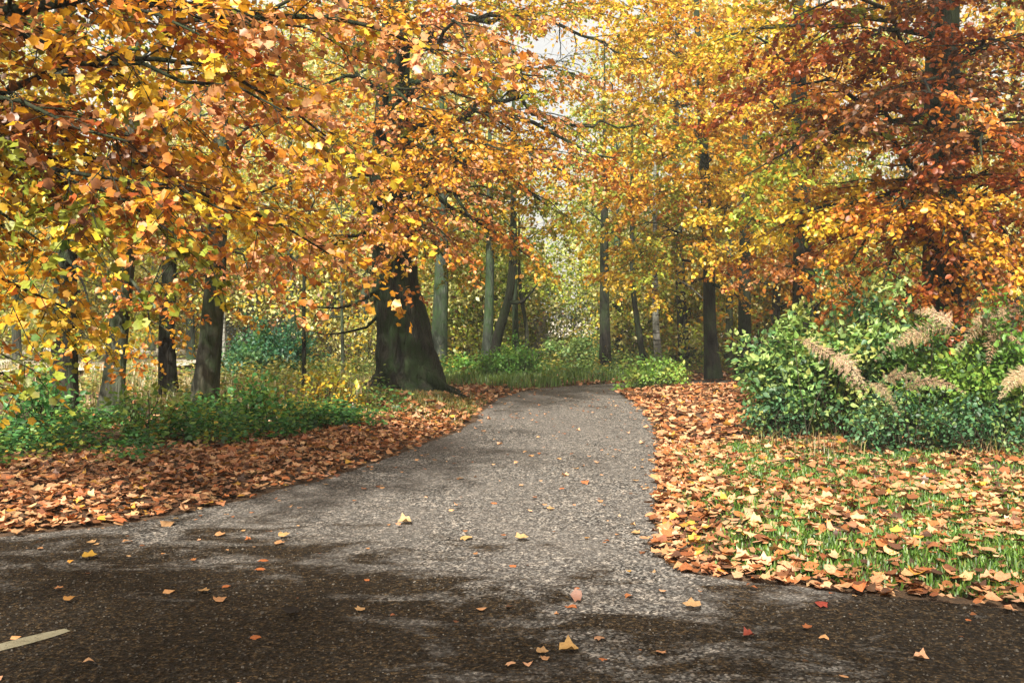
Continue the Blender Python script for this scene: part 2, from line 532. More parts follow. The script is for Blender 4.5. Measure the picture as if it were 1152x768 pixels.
def inside(x, y, poly=POLY):
    x = np.asarray(x); y = np.asarray(y)
    r = np.zeros(x.shape, bool)
    j = len(poly) - 1
    for i in range(len(poly)):
        xi, yi = poly[i]; xj, yj = poly[j]
        if yi != yj:
            c = ((yi > y) != (yj > y)) & (x < (xj - xi) * (y - yi) / (yj - yi) + xi)
            r ^= c
        j = i
    return r


def edge_dist(x, y):
    """Distance to the nearest road edge (positive off the road)."""
    x = np.asarray(x, float); y = np.asarray(y, float)
    d = np.full(x.shape, 1e9)
    for L in (LE, RE):
        for a, b in zip(L[:-1], L[1:]):
            ab = b - a; q = ab @ ab
            if q < 1e-12:
                continue
            t = np.clip(((x - a[0]) * ab[0] + (y - a[1]) * ab[1]) / q, 0, 1)
            d = np.minimum(d, np.hypot(x - a[0] - t * ab[0], y - a[1] - t * ab[1]))
    return np.where(inside(x, y), -d, d)


BEECH = np.array([(460 - 576) / F * 18.3, 18.3])


def hgt(x, y, ed=None):
    x = np.asarray(x, float); y = np.asarray(y, float)
    if ed is None:
        ed = edge_dist(x, y)
    z = 0.10 * sstep(0.0, 1.0, ed) + (vnoise(x * 0.8 + 9, y * 0.8) - 0.5) * 0.14 * sstep(0.3, 2.5, ed)
    r = np.hypot((x - BEECH[0] - 0.1) / 1.7, (y - BEECH[1] + 1.0) / 2.3)
    z = z + 0.17 * np.exp(-r ** 2 * 1.3) * sstep(0.0, 0.8, ed)
    z = np.where(ed < 0, np.minimum(0, ed * 0.05), z)
    return z


def grid_sheet(name, xs, ys, mat, zf):
    X, Y = np.meshgrid(xs, ys)
    Z = zf(X, Y)
    V = np.stack([X, Y, Z], -1).reshape(-1, 3)
    nx, ny = len(xs), len(ys)
    a = (np.arange(ny - 1)[:, None] * nx + np.arange(nx - 1)[None]).ravel()
    return mesh_obj(name, V, [np.stack([a, a + 1, a + nx + 1, a + nx], 1)], mat, smooth=True)


xs = np.unique(np.concatenate([np.linspace(-400, -20, 16), np.arange(-20, -9, 0.5), np.arange(-9, 9, 0.16), np.arange(9, 20, 0.5), np.linspace(20, 400, 16)]))
ys = np.unique(np.concatenate([np.linspace(-60, 2, 8), np.arange(2, 27, 0.16), np.arange(27, 60, 1.0), np.linspace(60, 500, 14)]))
tag(grid_sheet('ground', xs, ys, M['ground'], hgt), kind='structure')

# the lane: one flat sheet between its edges, opening into the crossing road by the camera
import bmesh
bm = bmesh.new()
vs = [bm.verts.new((p[0], p[1], 0.010)) for p in POLY]
bm.faces.new(vs)
bmesh.ops.triangulate(bm, faces=bm.faces[:])
me = bpy.data.meshes.new('road'); bm.to_mesh(me); bm.free()
me.materials.append(M['asphalt'])
road = bpy.data.objects.new('road', me); C.objects.link(road); tag(road, kind='structure')
if me.polygons[0].normal.z < 0:
    me.flip_normals()

# worn painted line at the junction
e0 = G(76, 711); dr = nrm(np.array([e0[0] - G(0, 731)[0], e0[1] - G(0, 731)[1]]))
sd = np.array([-dr[1], dr[0]])
rgp = np.random.default_rng(3)
A, B = [], []
for i in range(26):
    s = i / 25 * 2.6
    w_ = 0.055 * min(1, 0.6 + s * 5) * rgp.uniform(0.88, 1.1)
    c = e0 - dr * s
    A.append(c + sd * w_); B.append(c - sd * w_)
V = np.array([(*p, 0.0145) for p in A + B])
n_ = len(A); a = np.arange(n_ - 1)
ln = mesh_obj('road_marking', V, [np.stack([a, a + 1, a + n_ + 1, a + n_], 1)], M['paint'])
tag(ln, kind='structure')

# pale clearing seen between the left trunks
cl = np.array([(-30, 27), (-20, 25), (-12, 25.5), (-9.2, 28), (-10, 34), (-14, 44), (-22, 55), (-40, 60), (-60, 50), (-50, 32)])
cl = smooth_line(list(cl) + [cl[0]], 3, 0.2, 8)[:-1]
V = np.array([(p[0], p[1], 0.22) for p in cl]); V[:, 2] = 0.2
tag(mesh_obj('clearing', V, [np.arange(len(cl))[None]], M['field']), kind='structure')


mx_ = np.linspace(-400, 400, 60)
far_edge = 66 + 5 * vnoise(mx_ * 0.05, mx_ * 0 + 3)
V = np.concatenate([np.stack([mx_, far_edge, np.full(60, 0.26)], 1), np.stack([mx_, np.full(60, 480.0), np.full(60, 0.26)], 1)])
a = np.arange(59)
tag(mesh_obj('meadow', V, [np.stack([a, a + 1, a + 61, a + 60], 1)], M['field']), kind='structure')


# ------------------------------------------------------------------ fallen leaves
LIT = [((0.54, 0.26, 0.12), 3), ((0.62, 0.35, 0.19), 3), ((0.40, 0.14, 0.045), 3), ((0.22, 0.085, 0.035), 2), ((0.62, 0.36, 0.18), 1.6), ((0.10, 0.045, 0.022), 1.2), ((0.60, 0.32, 0.05), 0.5)]


def litter(acc, rg, pts, size, z_up=0.02, pal=LIT, tilt=0.30):
    n = len(pts)
    if n == 0:
        return
    ed = edge_dist(pts[:, 0], pts[:, 1])
    z = np.where(ed < 0, 0.011, hgt(pts[:, 0], pts[:, 1], ed))
    P = np.stack([pts[:, 0], pts[:, 1], z + z_up + rg.random(n) * 0.035], 1)
    ang = rg.random(n) * 6.283
    D = np.stack([np.cos(ang), np.sin(ang), rg.normal(0, tilt * 0.6, n)], 1)
    NN = np.stack([rg.normal(0, tilt, n), rg.normal(0, tilt, n), np.ones(n)], 1)
    which = rg.integers(0, len(CURLED), n)
    tt = tints(rg, pal, n, None, 0, 0.5, 1.2)
    s = size * rg.uniform(0.4, 1.25, n)
    for k in range(len(CURLED)):
        q = which == k
        if q.any():
            place(acc, CURLED[k], P[q], D[q], NN[q], s[q], tt[q])


def scatter(rg, x0, x1, y0, y1, n, dens):
    p = np.stack([rg.uniform(x0, x1, n), rg.uniform(y0, y1, n)], 1)
    ed = edge_dist(p[:, 0], p[:, 1])
    return p[rg.random(n) < dens(p[:, 0], p[:, 1], ed)]


rg = np.random.default_rng(21)
COVER_LINE = np.array([(-9, 9.0), tuple(G(0, 541)), tuple(G(100, 536)), tuple(G(200, 528)), tuple(G(300, 508)), tuple(G(385, 490)), (-1.9, 15.5), (-2.6, 17.5), (-4, 19)])


def cover_y(x):
    return np.interp(x, COVER_LINE[:6, 0], COVER_LINE[:6, 1])


def dens_left(x, y, ed):
    edge = sstep(-0.10, 0.12, ed) * (0.45 + 0.55 * sstep(0.0, 0.35, ed))
    back = np.where(x < -2.0, 1 - 0.75 * sstep(0.1, 1.2, y - cover_y(x)), 1)
    m = np.exp(-(((x - BEECH[0]) / 1.5) ** 2 + ((y - 17.3) / 1.7) ** 2) * 1.2)
    return edge * back * (1 - 0.93 * np.minimum(1, 1.5 * m))


acc = Acc()
litter(acc, rg, scatter(rg, -9, 0.9, 6.6, 14.5, 33000, lambda x, y, e: dens_left(x, y, e) * (x < 0.3)), 0.082)
litter(acc, rg, scatter(rg, -5, 0.9, 14.5, 26, 9000, lambda x, y, e: dens_left(x, y, e) * (x < 0.6)), 0.12)
o = acc.build('fallen_leaves', M['litter']); tag(o, 'thick drift of copper fallen leaves along the left edge of the lane', 'fallen leaves', kind='stuff')


def dens_right(x, y, ed):
    e = sstep(-0.08, 0.10, ed)
    near = 1 - sstep(0.5, 1.5, x - 0.9 - 0.12 * (y - 6))          # full cover by the lane, thinner over the grass
    rim = 1 - sstep(0.15, 0.7, ed)
    patch = sstep(0.30, 0.62, vnoise(x * 2.3, y * 2.3 + 30))
    return e * np.clip(np.maximum(np.maximum(near * (0.35 + 0.5 * patch), rim * 0.7), 0.15 + 0.42 * patch), 0, 1)


acc = Acc()
litter(acc, rg, scatter(rg, 0.6, 8, 4.4, 12.5, 34000, lambda x, y, e: dens_right(x, y, e) * (x > 0.6)), 0.088, 0.02)
litter(acc, rg, scatter(rg, 0.9, 7, 12.5, 26, 11000, lambda x, y, e: sstep(-0.1, 0.1, e) * (x > 1.2)), 0.12)
o = acc.build('fallen_leaves', M['litter']); tag(o, 'tan and copper fallen leaves strewn over the right verge and its grass', 'fallen leaves', kind='stuff')

acc = Acc()
litter(acc, rg, scatter(rg, -24, 24, 14, 48, 9000, lambda x, y, e: (e > 1.0) * 0.9), 0.16)
o = acc.build('fallen_leaves', M['litter']); tag(o, 'scattered brown leaves on the woodland floor behind the verges', 'fallen leaves', kind='stuff')

# many small bits trodden into the lane: nobody could count them
acc = Acc()
rr_ = np.random.default_rng(31)
pts = scatter(rr_, -4.0, 4.5, 4.0, 25, 7000, lambda x, y, e: (e < 0) * (0.07 + 0.45 * np.exp(-(-e) / 0.30) + 0.12 * sstep(13, 18, y)))
litter(acc, rr_, pts, 0.045, 0.003, tilt=0.12)
o = acc.build('fallen_leaves', M['litter']); tag(o, 'small leaf scraps trodden flat on the lane surface', 'fallen leaves', kind='stuff')

# single leaves on the lane that can be told apart
single = [
    (586, 610, 0.125, (0.66, 0.44, 0.20), 'pale tan curled leaf on mid lane, right of a similar cream leaf'),
    (525, 608, 0.115, (0.64, 0.42, 0.17), 'cream leaf on mid lane, left neighbour of the pale tan curled leaf'),
    (455, 591, 0.14, (0.66, 0.46, 0.24), 'long pale buff leaf lying flat left of the middle of the lane'),
    (320, 607, 0.11, (0.60, 0.38, 0.16), 'buff leaf on the open asphalt in front of the left leaf drift'),
    (188, 592, 0.15, (0.62, 0.36, 0.17), 'large buff leaf just off the edge of the left leaf drift'),
    (101, 631, 0.12, (0.58, 0.34, 0.05), 'flat golden yellow leaf on the dark left side of the asphalt'),
    (648, 679, 0.085, (0.30, 0.10, 0.04), 'upturned brown and orange leaf standing on edge in the near asphalt'),
    (640, 737, 0.12, (0.64, 0.38, 0.12), 'ochre leaf nearest the bottom edge of the picture'),
    (326, 694, 0.12, (0.012, 0.008, 0.006), 'blackened rotten leaf on the dark asphalt of the junction'),
    (658, 545, 0.11, (0.55, 0.17, 0.06), 'orange leaf on the lane below the shaded patch'),
    (778, 688, 0.13, (0.62, 0.38, 0.18), 'pale leaf on the asphalt in front of the right verge'),
    (925, 684, 0.09, (0.32, 0.05, 0.03), 'dark red leaf on the asphalt at the right verge'),
    (842, 721, 0.08, (0.34, 0.06, 0.03), 'small red leaf far out on the near right asphalt'),
    (78, 680, 0.08, (0.50, 0.25, 0.07), 'small ochre leaf on dark asphalt above the painted line'),
]
rs_ = np.random.default_rng(41)
for i, (px, py, s, c, lab) in enumerate(single):
    g = G(px, py); acc = Acc()
    ang = rs_.uniform(-0.5, 0.5) + (0 if i % 2 else math.pi)
    up = 0.9 if 'on edge' in lab else 0.12
    nn = np.array([[rs_.normal(0, 0.15), -up, 1.0 if up < 0.5 else 0.35]])
    V0, f0 = CURLED[i % 5]
    place(acc, (V0, f0), np.array([[0, 0, 0.022 if up < 0.5 else 0.04]]), np.array([[math.cos(ang), math.sin(ang), 0.05]]), nn, [s * 0.8], np.array([c]) * 0.72)
    org = np.array([g[0], g[1], 0.012]); acc.v[0] = acc.v[0] + org
    o = acc.build('fallen_leaf', M['litter'], origin=org)
    tag(o, lab, 'leaf', 'single leaves lying on the lane')
base_leaves = []
for k in range(5):
    acc = Acc()
    place(acc, CURLED[k], np.array([[0, 0, 0.012]]), np.array([[0, 1.0, 0]]), np.array([[0.1, 0, 1.0]]), [0.1], tints(rs_, LIT, 1))
    o = acc.build('fallen_leaf', M['litter'], origin=np.zeros(3)); base_leaves.append(o)
spots = scatter(rs_, -3.3, 2.4, 4.3, 17, 900, lambda x, y, e: (e < -0.12) * 0.14)
for i, p in enumerate(spots[:70]):
    o = base_leaves[i] if i < 5 else base_leaves[i % 5].copy()
    if i >= 5:
        C.objects.link(o)
    o.location = (p[0], p[1], 0.012); o.rotation_euler = (0, 0, rs_.random() * 6.28); s = rs_.uniform(0.3, 0.8); o.scale = (s, s, s)
    tag(o, 'small tan or copper leaf lying by itself on the bare asphalt lane', 'leaf', 'single leaves lying on the lane')

# loose chippings on the lane
acc = Acc()
OCT = (np.array([(1, 0, 0), (0, 1, 0), (-1, 0, 0), (0, -1, 0), (0, 0, 0.7), (0, 0, -0.7)], float), np.array([(0, 1, 4), (1, 2, 4), (2, 3, 4), (3, 0, 4), (1, 0, 5), (2, 1, 5), (3, 2, 5), (0, 3, 5)]))
rs2 = np.random.default_rng(51)
pts = scatter(rs2, -4.2, 5.5, 3.9, 12, 17000, lambda x, y, e: (e < 0) * 0.9)
n = len(pts)
ang = rs2.random(n) * 6.28
V, f = OCT
place(acc, (V, f), np.stack([pts[:, 0], pts[:, 1], np.full(n, 0.012)], 1), np.stack([np.cos(ang), np.sin(ang), rs2.normal(0, 0.3, n)], 1), np.tile([0, 0, 1.0], (n, 1)), rs2.uniform(0.003, 0.0085, n) * (1 + 0.8 * (rs2.random(n) < 0.08)), np.zeros((n, 3)))
acc.t = {}
o = acc.build('gravel', M['stone']); tag(o, 'fine loose pale chippings on the worn asphalt', 'gravel', kind='stuff')


# ------------------------------------------------------------------ grass and low plants
def blades(acc, rg, pts, h, pal, lean=0.5, w=0.006):
    n = len(pts)
    ed = edge_dist(pts[:, 0], pts[:, 1]); z = hgt(pts[:, 0], pts[:, 1], ed) - 0.005
    ok = ed > -0.05; pts, z = pts[ok], z[ok]; n = len(pts)
    a = rg.random(n) * 6.283; L = h * rg.uniform(0.5, 1.3, n); ln_ = rg.uniform(0.1, 1.0, n) * lean
    b = np.stack([pts[:, 0], pts[:, 1], z], 1)
    d = np.stack([np.cos(a), np.sin(a), np.zeros(n)], 1); s = np.stack([-np.sin(a), np.cos(a), np.zeros(n)], 1) * (w * rg.uniform(0.6, 1.4, (n, 1)))
    up = np.array([0, 0, 1.0])
    m = b + d * (L * ln_ * 0.35)[:, None] + up * (L * 0.6)[:, None]
    t = b + d * (L * ln_)[:, None] + up * (L * (1 - 0.3 * ln_))[:, None]
    V = np.stack([b - s, b + s, m + s * 0.8, m - s * 0.8, t], 1).reshape(-1, 3)
    k = np.arange(n) * 5
    tt = tints(rg, pal, n, None, 0, 0.7, 1.25)
    acc.add(V, [np.stack([k, k + 1, k + 2, k + 3], 1)], tt)
    acc.add(np.zeros((0, 3)), [np.stack([k + 3, k + 2, k + 4], 1) - acc.n + (acc.n - len(V))], tt)


GR = [((0.09, 0.20, 0.02), 3), ((0.13, 0.25, 0.025), 2), ((0.20, 0.26, 0.04), 1), ((0.05, 0.12, 0.015), 2)]
acc = Acc(); rgx = np.random.default_rng(61)
blades(acc, rgx, scatter(rgx, 0.9, 9, 4.8, 11.8, 170000, lambda x, y, e: (e > 0.15) * sstep(0.02, 0.30, vnoise(x * 1.7 + 3, y * 1.7)) * sstep(0.15, 1.6, x - 0.9 - 0.05 * (y - 6) + 0.9 * vnoise(x * 1.2, y * 1.2 + 7) - 0.4)), 0.062, GR, 0.8)
o = acc.build('grass', M['grassblade']); tag(o, 'short bright green grass showing between fallen leaves on the right verge', 'grass', kind='stuff')
acc = Acc()
GM = [((0.10, 0.14, 0.02), 3), ((0.20, 0.17, 0.03), 3), ((0.30, 0.20, 0.05), 2)]
blades(acc, rgx, scatter(rgx, -4.4, 0.3, 14.2, 20, 52000, lambda x, y, e: (e > 0.1) * np.exp(-(((x - BEECH[0]) / 1.7) ** 2 + ((y - 17.2) / 1.9) ** 2))), 0.08, GM, 0.8, 0.008)
o = acc.build('grass', M['grassblade']); tag(o, 'thin olive and straw grass on the mound round the big beech', 'grass', kind='stuff')
acc = Acc()
blades(acc, rgx, scatter(rgx, -6, 3, 21.5, 29, 24000, lambda x, y, e: (e > 0.15) * 0.8), 0.22, [((0.12, 0.24, 0.03), 3), ((0.2, 0.3, 0.05), 2), ((0.08, 0.17, 0.03), 2)], 0.5, 0.012)
o = acc.build('grass', M['grassblade']); tag(o, 'long fresh green grass where the lane turns out of sight', 'grass', kind='stuff')
acc = Acc()
DRY = [((0.42, 0.33, 0.17), 3), ((0.30, 0.24, 0.10), 2), ((0.16, 0.2, 0.05), 2)]
blades(acc, rgx, scatter(rgx, -14, -2.5, 15.5, 28, 26000, lambda x, y, e: (e > 1.5) * sstep(0.35, 0.6, vnoise(x * 0.7, y * 0.7 + 5))), 0.30, DRY, 0.5, 0.010)
o = acc.build('grass', M['grassblade']); tag(o, 'tall straw coloured grass in the rough ground behind the left verge', 'grass', kind='stuff')

acc = Acc()
blades(acc, rgx, scatter(rgx, 2.6, 6.6, 9.4, 12.6, 3600, lambda x, y, e: np.exp(-((y - 10.55 - 0.45 * np.abs(x - 4.4) * (x < 4.4)) / 0.4) ** 2) * sstep(0.35, 0.6, vnoise(x * 2, y * 2 + 17))), 0.26, [((0.30, 0.21, 0.10), 3), ((0.22, 0.14, 0.06), 3), ((0.24, 0.24, 0.06), 2), ((0.10, 0.06, 0.03), 2)], 1.5, 0.004)
o = acc.build('grass', M['grassblade']); tag(o, 'tangled dead straw grass along the foot of the right thicket', 'grass', kind='stuff')


def cover(acc, rg, pts, hmax, size, pal, tpl=OVAL, per=9):
    """Low leafy plants: short stems with leaves."""
    n = len(pts)
    z = hgt(pts[:, 0], pts[:, 1])
    hh = hmax * rg.uniform(0.3, 1.0, n) * (0.45 + 1.25 * vnoise(pts[:, 0] * 1.4, pts[:, 1] * 1.4 + 11))
    q = np.repeat(np.arange(n), per); m = len(q)
    u = rg.random(m) ** 0.7
    P = np.stack([pts[q, 0], pts[q, 1], z[q]], 1) + rg.normal(0, 0.055, (m, 3)) * np.array([1, 1, 0.3])
    P[:, 2] += u * hh[q] + 0.01
    a = rg.random(m) * 6.283
    D = np.stack([np.cos(a), np.sin(a), rg.normal(-0.1, 0.3, m)], 1)
    NN = rg.normal(0, 0.4, (m, 3)) + np.array([0, 0, 0.9])
    cols = np.array([p[0] for p in pal]); w = np.array([p[1] for p in pal], float); w /= w.sum()
    pc = cols[rg.choice(len(cols), n, p=w)]
    tt = tints(rg, pal, m, pc[q], 0.2)
    place(acc, tpl, P, D, NN, size * rg.uniform(0.6, 1.25, m), tt)


IVY = [((0.06, 0.19, 0.055), 4), ((0.09, 0.27, 0.07), 3), ((0.20, 0.36, 0.07), 2.4), ((0.04, 0.11, 0.04), 1.5), ((0.32, 0.36, 0.06), 1.3), ((0.45, 0.36, 0.06), 0.4)]
acc = Acc(); rgc = np.random.default_rng(71)
pts = scatter(rgc, -9.5, -1.6, 9.0, 17.5, 10500, lambda x, y, e: (y > cover_y(x) - 0.95 + 0.9 * vnoise(x * 1.3, y * 1.3) + 0.3 * vnoise(x * 4, y * 4)) * (y < cover_y(x) + 3.2 + 1.5 * vnoise(x, y)) * (e > 0.9) * (0.12 + 0.88 * sstep(0.32, 0.52, vnoise(x * 1.6, y * 1.6))) * (1 - 0.9 * (np.hypot(x - BEECH[0], y - 17.3) < 2.3)))
cover(acc, rgc, pts, 0.36, 0.072, IVY, per=10)
o = acc.build('ground_cover', M['green']); tag(o, 'dense dark green nettle and ivy ground cover under the left trees', 'ground cover', kind='stuff')
acc = Acc()
UND = [((0.22, 0.28, 0.06), 3), ((0.34, 0.32, 0.08), 3), ((0.10, 0.19, 0.05), 2), ((0.45, 0.32, 0.06), 1.5)]
pts = scatter(rgc, -13, -1.5, 15.5, 30, 4600, lambda x, y, e: (e > 1.2) * sstep(0.25, 0.55, vnoise(x * 0.8 + 4, y * 0.8)) * (1 - (np.hypot(x - BEECH[0], y - BEECH[1]) < 2.2)) * (1 - 0.85 * ((x < -7.5) & (y > 21))))
cover(acc, rgc, pts, 0.55, 0.085, UND, per=8)
o = acc.build('undergrowth', M['green']); tag(o, 'pale yellow green undergrowth in the rough ground beyond the left trunks', 'undergrowth', kind='stuff')
acc = Acc()
pts = scatter(rgc, -3, 12, 23, 40, 4200, lambda x, y, e: (e > 0.4) * sstep(0.2, 0.5, vnoise(x * 0.8 + 2, y * 0.8 + 9)))
cover(acc, rgc, pts, 0.6, 0.10, [((0.14, 0.26, 0.05), 3), ((0.30, 0.34, 0.07), 3), ((0.08, 0.17, 0.06), 2), ((0.42, 0.34, 0.06), 1)], per=8)
o = acc.build('undergrowth', M['green']); tag(o, 'light green weeds and brambles past the end of the lane', 'undergrowth', kind='stuff')


# ------------------------------------------------------------------ shrubs and bracken
def shrub(name, label, base, size, height, nstem, leafn, leaf, pal, seed, tpl=POINT, cat='shrub', group=None, mat='green', lean=(0, 0)):
    rg = np.random.default_rng(seed)
    z = float(hgt(base[0], base[1]))
    org = np.array([base[0], base[1], z])
    root = thing(name, label, cat, tuple(org), group)
    wd, lv = Acc(), Acc()
    cols = np.array([q[0] for q in pal]); w = np.array([q[1] for q in pal], float); w /= w.sum()
    per = leafn // nstem
    for i in range(nstem):
        a = rg.random() * 6.283; r = math.sqrt(rg.random())
        b = org + np.array([math.cos(a) * r * size[0] * 0.45, math.sin(a) * r * size[1] * 0.45, -0.03])
        hh = height * (1 - 0.45 * r ** 2) * rg.uniform(0.55, 1.12) * (1.28 if rg.random() < 0.12 else 1)
        e = org + np.array([math.cos(a) * r * size[0] + lean[0] * hh, math.sin(a) * r * size[1] + lean[1] * hh, hh]) + rg.normal(0, 0.08, 3)
        S = curve(b, e, 0.22 * hh, 0.03, 8, rg)
        wd.add(*tube(S, 0.008 * (1 - 0.7 * np.linspace(0, 1, 8)), 4))
        c = cols[rg.choice(len(cols), p=w)]
        m = rg.poisson(per)
        if m < 1:
            continue
        u = 1 - rg.random(m) ** 1.5 * 0.9
        x = u * 7; j = np.minimum(x.astype(int), 6)
        P = S[j] + (S[j + 1] - S[j]) * (x - j)[:, None]
        P += rg.normal(0, 0.095, (m, 3)) * np.array([1, 1, 0.8])
        P[:, 2] = np.maximum(P[:, 2], z + 0.03)
        out = P - (org + np.array([0, 0, height * 0.3]))
        D = nrm(out) * 0.5 + rg.normal(0, 0.6, (m, 3)) + np.array([0, 0, -0.25])
        NN = nrm(out) * 0.4 + rg.normal(0, 0.45, (m, 3)) + np.array([0, 0, 0.7])
        place(lv, tpl, P, D, NN, leaf * rg.uniform(0.55, 1.25, m), tints(rg, pal, m, c, 0.25))
    wd.build('stem', M['stem'], root, True, org)
    lv.build('foliage', M[mat], root, False, org)
    return root


BR1 = [((0.22, 0.37, 0.09), 3), ((0.36, 0.50, 0.16), 3), ((0.09, 0.20, 0.06), 2.5), ((0.06, 0.14, 0.06), 1.5), ((0.42, 0.46, 0.13), 1)]
BR2 = [((0.13, 0.27, 0.04), 3), ((0.22, 0.37, 0.06), 2.5), ((0.06, 0.14, 0.04), 2), ((0.30, 0.36, 0.07), 1)]
BR3 = [((0.06, 0.17, 0.07), 3), ((0.10, 0.24, 0.10), 2), ((0.035, 0.10, 0.045), 2), ((0.20, 0.30, 0.08), 1.5)]


def at(px, d):
    return ((px - 576) / F * d, d)


shrub('bramble_bush', 'tall pale green bramble bush nearest the lane on the right verge', at(888, 12.8), (0.75, 0.8), 1.4, 56, 5200, 0.09, BR1, 101)
shrub('bramble_bush', 'pale green bramble bush right of the tall one, its top the highest of the thicket', at(968, 12.3), (0.9, 0.9), 1.66, 60, 5600, 0.09, BR1, 102)
shrub('bramble_bush', 'mid green bush in the right thicket behind the tan bracken', at(1055, 12.0), (0.95, 0.9), 1.55, 60, 6000, 0.078, BR2, 103)
shrub('bramble_bush', 'darker green bush at the right end of the thicket', at(1150, 11.4), (1.0, 0.9), 1.5, 60, 6000, 0.075, BR2, 104)
shrub('evergreen_bush', 'small dark bluish green bush low in front of the thicket under the bracken', at(1020, 10.9), (0.7, 0.35), 0.68, 40, 1700, 0.062, BR3, 105)
shrub('evergreen_bush', 'low dark green bush at the left foot of the right thicket', at(868, 12.2), (0.4, 0.4), 0.6, 30, 1200, 0.06, BR3, 106)
shrub('evergreen_bush', 'shady dark green bush low at the right picture edge', at(1120, 10.6), (0.7, 0.35), 0.55, 34, 1300, 0.06, BR3, 107)
shrub('grassy_bush', 'pale fresh green bush beside the far right edge of the lane', at(738, 22.0), (0.95, 0.9), 0.62, 46, 2600, 0.085, [((0.2, 0.36, 0.05), 3), ((0.36, 0.44, 0.08), 2), ((0.12, 0.25, 0.05), 1)], 108)
shrub('grassy_bush', 'bright green bush left of the bend, under the forked trees', at(578, 24.6), (0.85, 0.7), 0.8, 40, 2300, 0.085, [((0.12, 0.30, 0.05), 3), ((0.22, 0.40, 0.06), 2)], 109)
shrub('grassy_bush', 'bright green bush between the big beech and the forked trees', at(538, 25.0), (0.9, 0.6), 0.5, 34, 1700, 0.085, [((0.12, 0.30, 0.05), 3), ((0.22, 0.40, 0.06), 2)], 110)
shrub('grassy_bush', 'light green bush past the end of the lane, right of the pollard', at(652, 29.0), (1.1, 0.8), 1.0, 40, 2300, 0.10, [((0.25, 0.36, 0.10), 3), ((0.14, 0.27, 0.08), 2)], 111)
shrub('evergreen_bush', 'rounded blue green bush standing right of the leaning grey trunk', at(312, 24.0), (1.05, 0.9), 1.35, 60, 4200, 0.10, [((0.045, 0.16, 0.09), 3), ((0.07, 0.22, 0.10), 2), ((0.10, 0.24, 0.06), 1)], 112)
shrub('evergreen_bush', 'lower blue green bush joining the left side of the rounded one', at(268, 23.0), (0.8, 0.7), 0.75, 40, 2200, 0.09, [((0.06, 0.18, 0.09), 3), ((0.12, 0.26, 0.08), 2)], 113)
shrub('yellow_shrub', 'small yellow leaved shrub at the end of the left ground cover, left of the beech', at(372, 15.4), (0.55, 0.4), 0.72, 26, 520, 0.085, [((0.62, 0.40, 0.03), 3), ((0.36, 0.38, 0.05), 2)], 114, mat='leaf')
shrub('yellow_shrub', 'small yellow green sapling clump in front edge of the left ground cover', at(330, 13.2), (0.3, 0.25), 0.5, 14, 240, 0.08, [((0.45, 0.42, 0.05), 3), ((0.2, 0.32, 0.05), 2)], 115, mat='leaf')
shrub('yellow_shrub', 'wispy pale gold shrub beyond the thin dark sapling', at(395, 25), (1.2, 0.9), 2.0, 44, 1700, 0.085, [(PALE, 3), (YEL, 2), (LIME, 1)], 116, mat='leaf')
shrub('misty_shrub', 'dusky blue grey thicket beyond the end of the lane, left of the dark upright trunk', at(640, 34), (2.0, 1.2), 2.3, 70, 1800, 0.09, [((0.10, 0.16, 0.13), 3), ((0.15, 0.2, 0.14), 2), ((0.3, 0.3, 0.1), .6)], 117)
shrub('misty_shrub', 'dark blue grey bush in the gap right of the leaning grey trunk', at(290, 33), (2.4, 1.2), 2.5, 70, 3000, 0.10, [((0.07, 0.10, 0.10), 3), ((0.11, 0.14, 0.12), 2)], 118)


def frond(acc, rg, base, tip, width, pal):
    """A dead bracken frond: arched rachis with tapering side leaflets, each cut into small lobes."""
    L = np.linalg.norm(tip - base); n = 21
    S = curve(base, tip, 0.16 * L, 0.006, n, rg)
    t = np.linspace(0, 1, n)
    col = tints(rg, pal, 1)
    V, f = tube(S, 0.005 * (1 - 0.8 * t), 4)
    acc.add(V, f, np.repeat(col * 0.6, len(f[0]), 0))
    T = nrm(np.gradient(S, axis=0))
    nf = np.array([rg.normal(0, 0.2), -0.85, 0.55]); up = nrm(nf - T * (T @ nf)[:, None])
    P, D, NN, Z = [], [], [], []
    for i in range(3, n):
        pl = width * (1 - t[i]) ** 0.8 * min(1, 0.55 + 2.2 * (t[i] - 0.1)) * rg.uniform(0.45, 1.15) + 0.015
        for s in (-1, 1):
            sv = nrm(np.cross(T[i], up[i])) * s
            d = nrm(sv + T[i] * rg.uniform(0.35, 0.85) - up[i] * rg.uniform(-0.1, 0.45) + np.array([0, 0, -0.15]) + rg.normal(0, 0.14, 3))
            k = max(3, int(pl / 0.011))
            for j in range(k):
                q = S[i] + d * pl * (j + 0.5) / k
                for s2 in (-1, 1):
                    P.append(q); D.append(d * 0.75 + T[i] * s2 * 0.7 + rg.normal(0, 0.12, 3)); NN.append(up[i] + rg.normal(0, 0.16, 3))
                    Z.append(0.034 * (1 - 0.75 * j / k) * min(1, pl / 0.12 + 0.35))
    P, D, NN, Z = map(np.array, (P, D, NN, Z))
    place(acc, SLIM, P, D, NN, Z, tints(rg, pal, len(P), col[0], 0.35, 0.5, 1.1))


BRK = [((0.44, 0.29, 0.165), 3), ((0.54, 0.39, 0.24), 2), ((0.30, 0.17, 0.08), 2.5)]


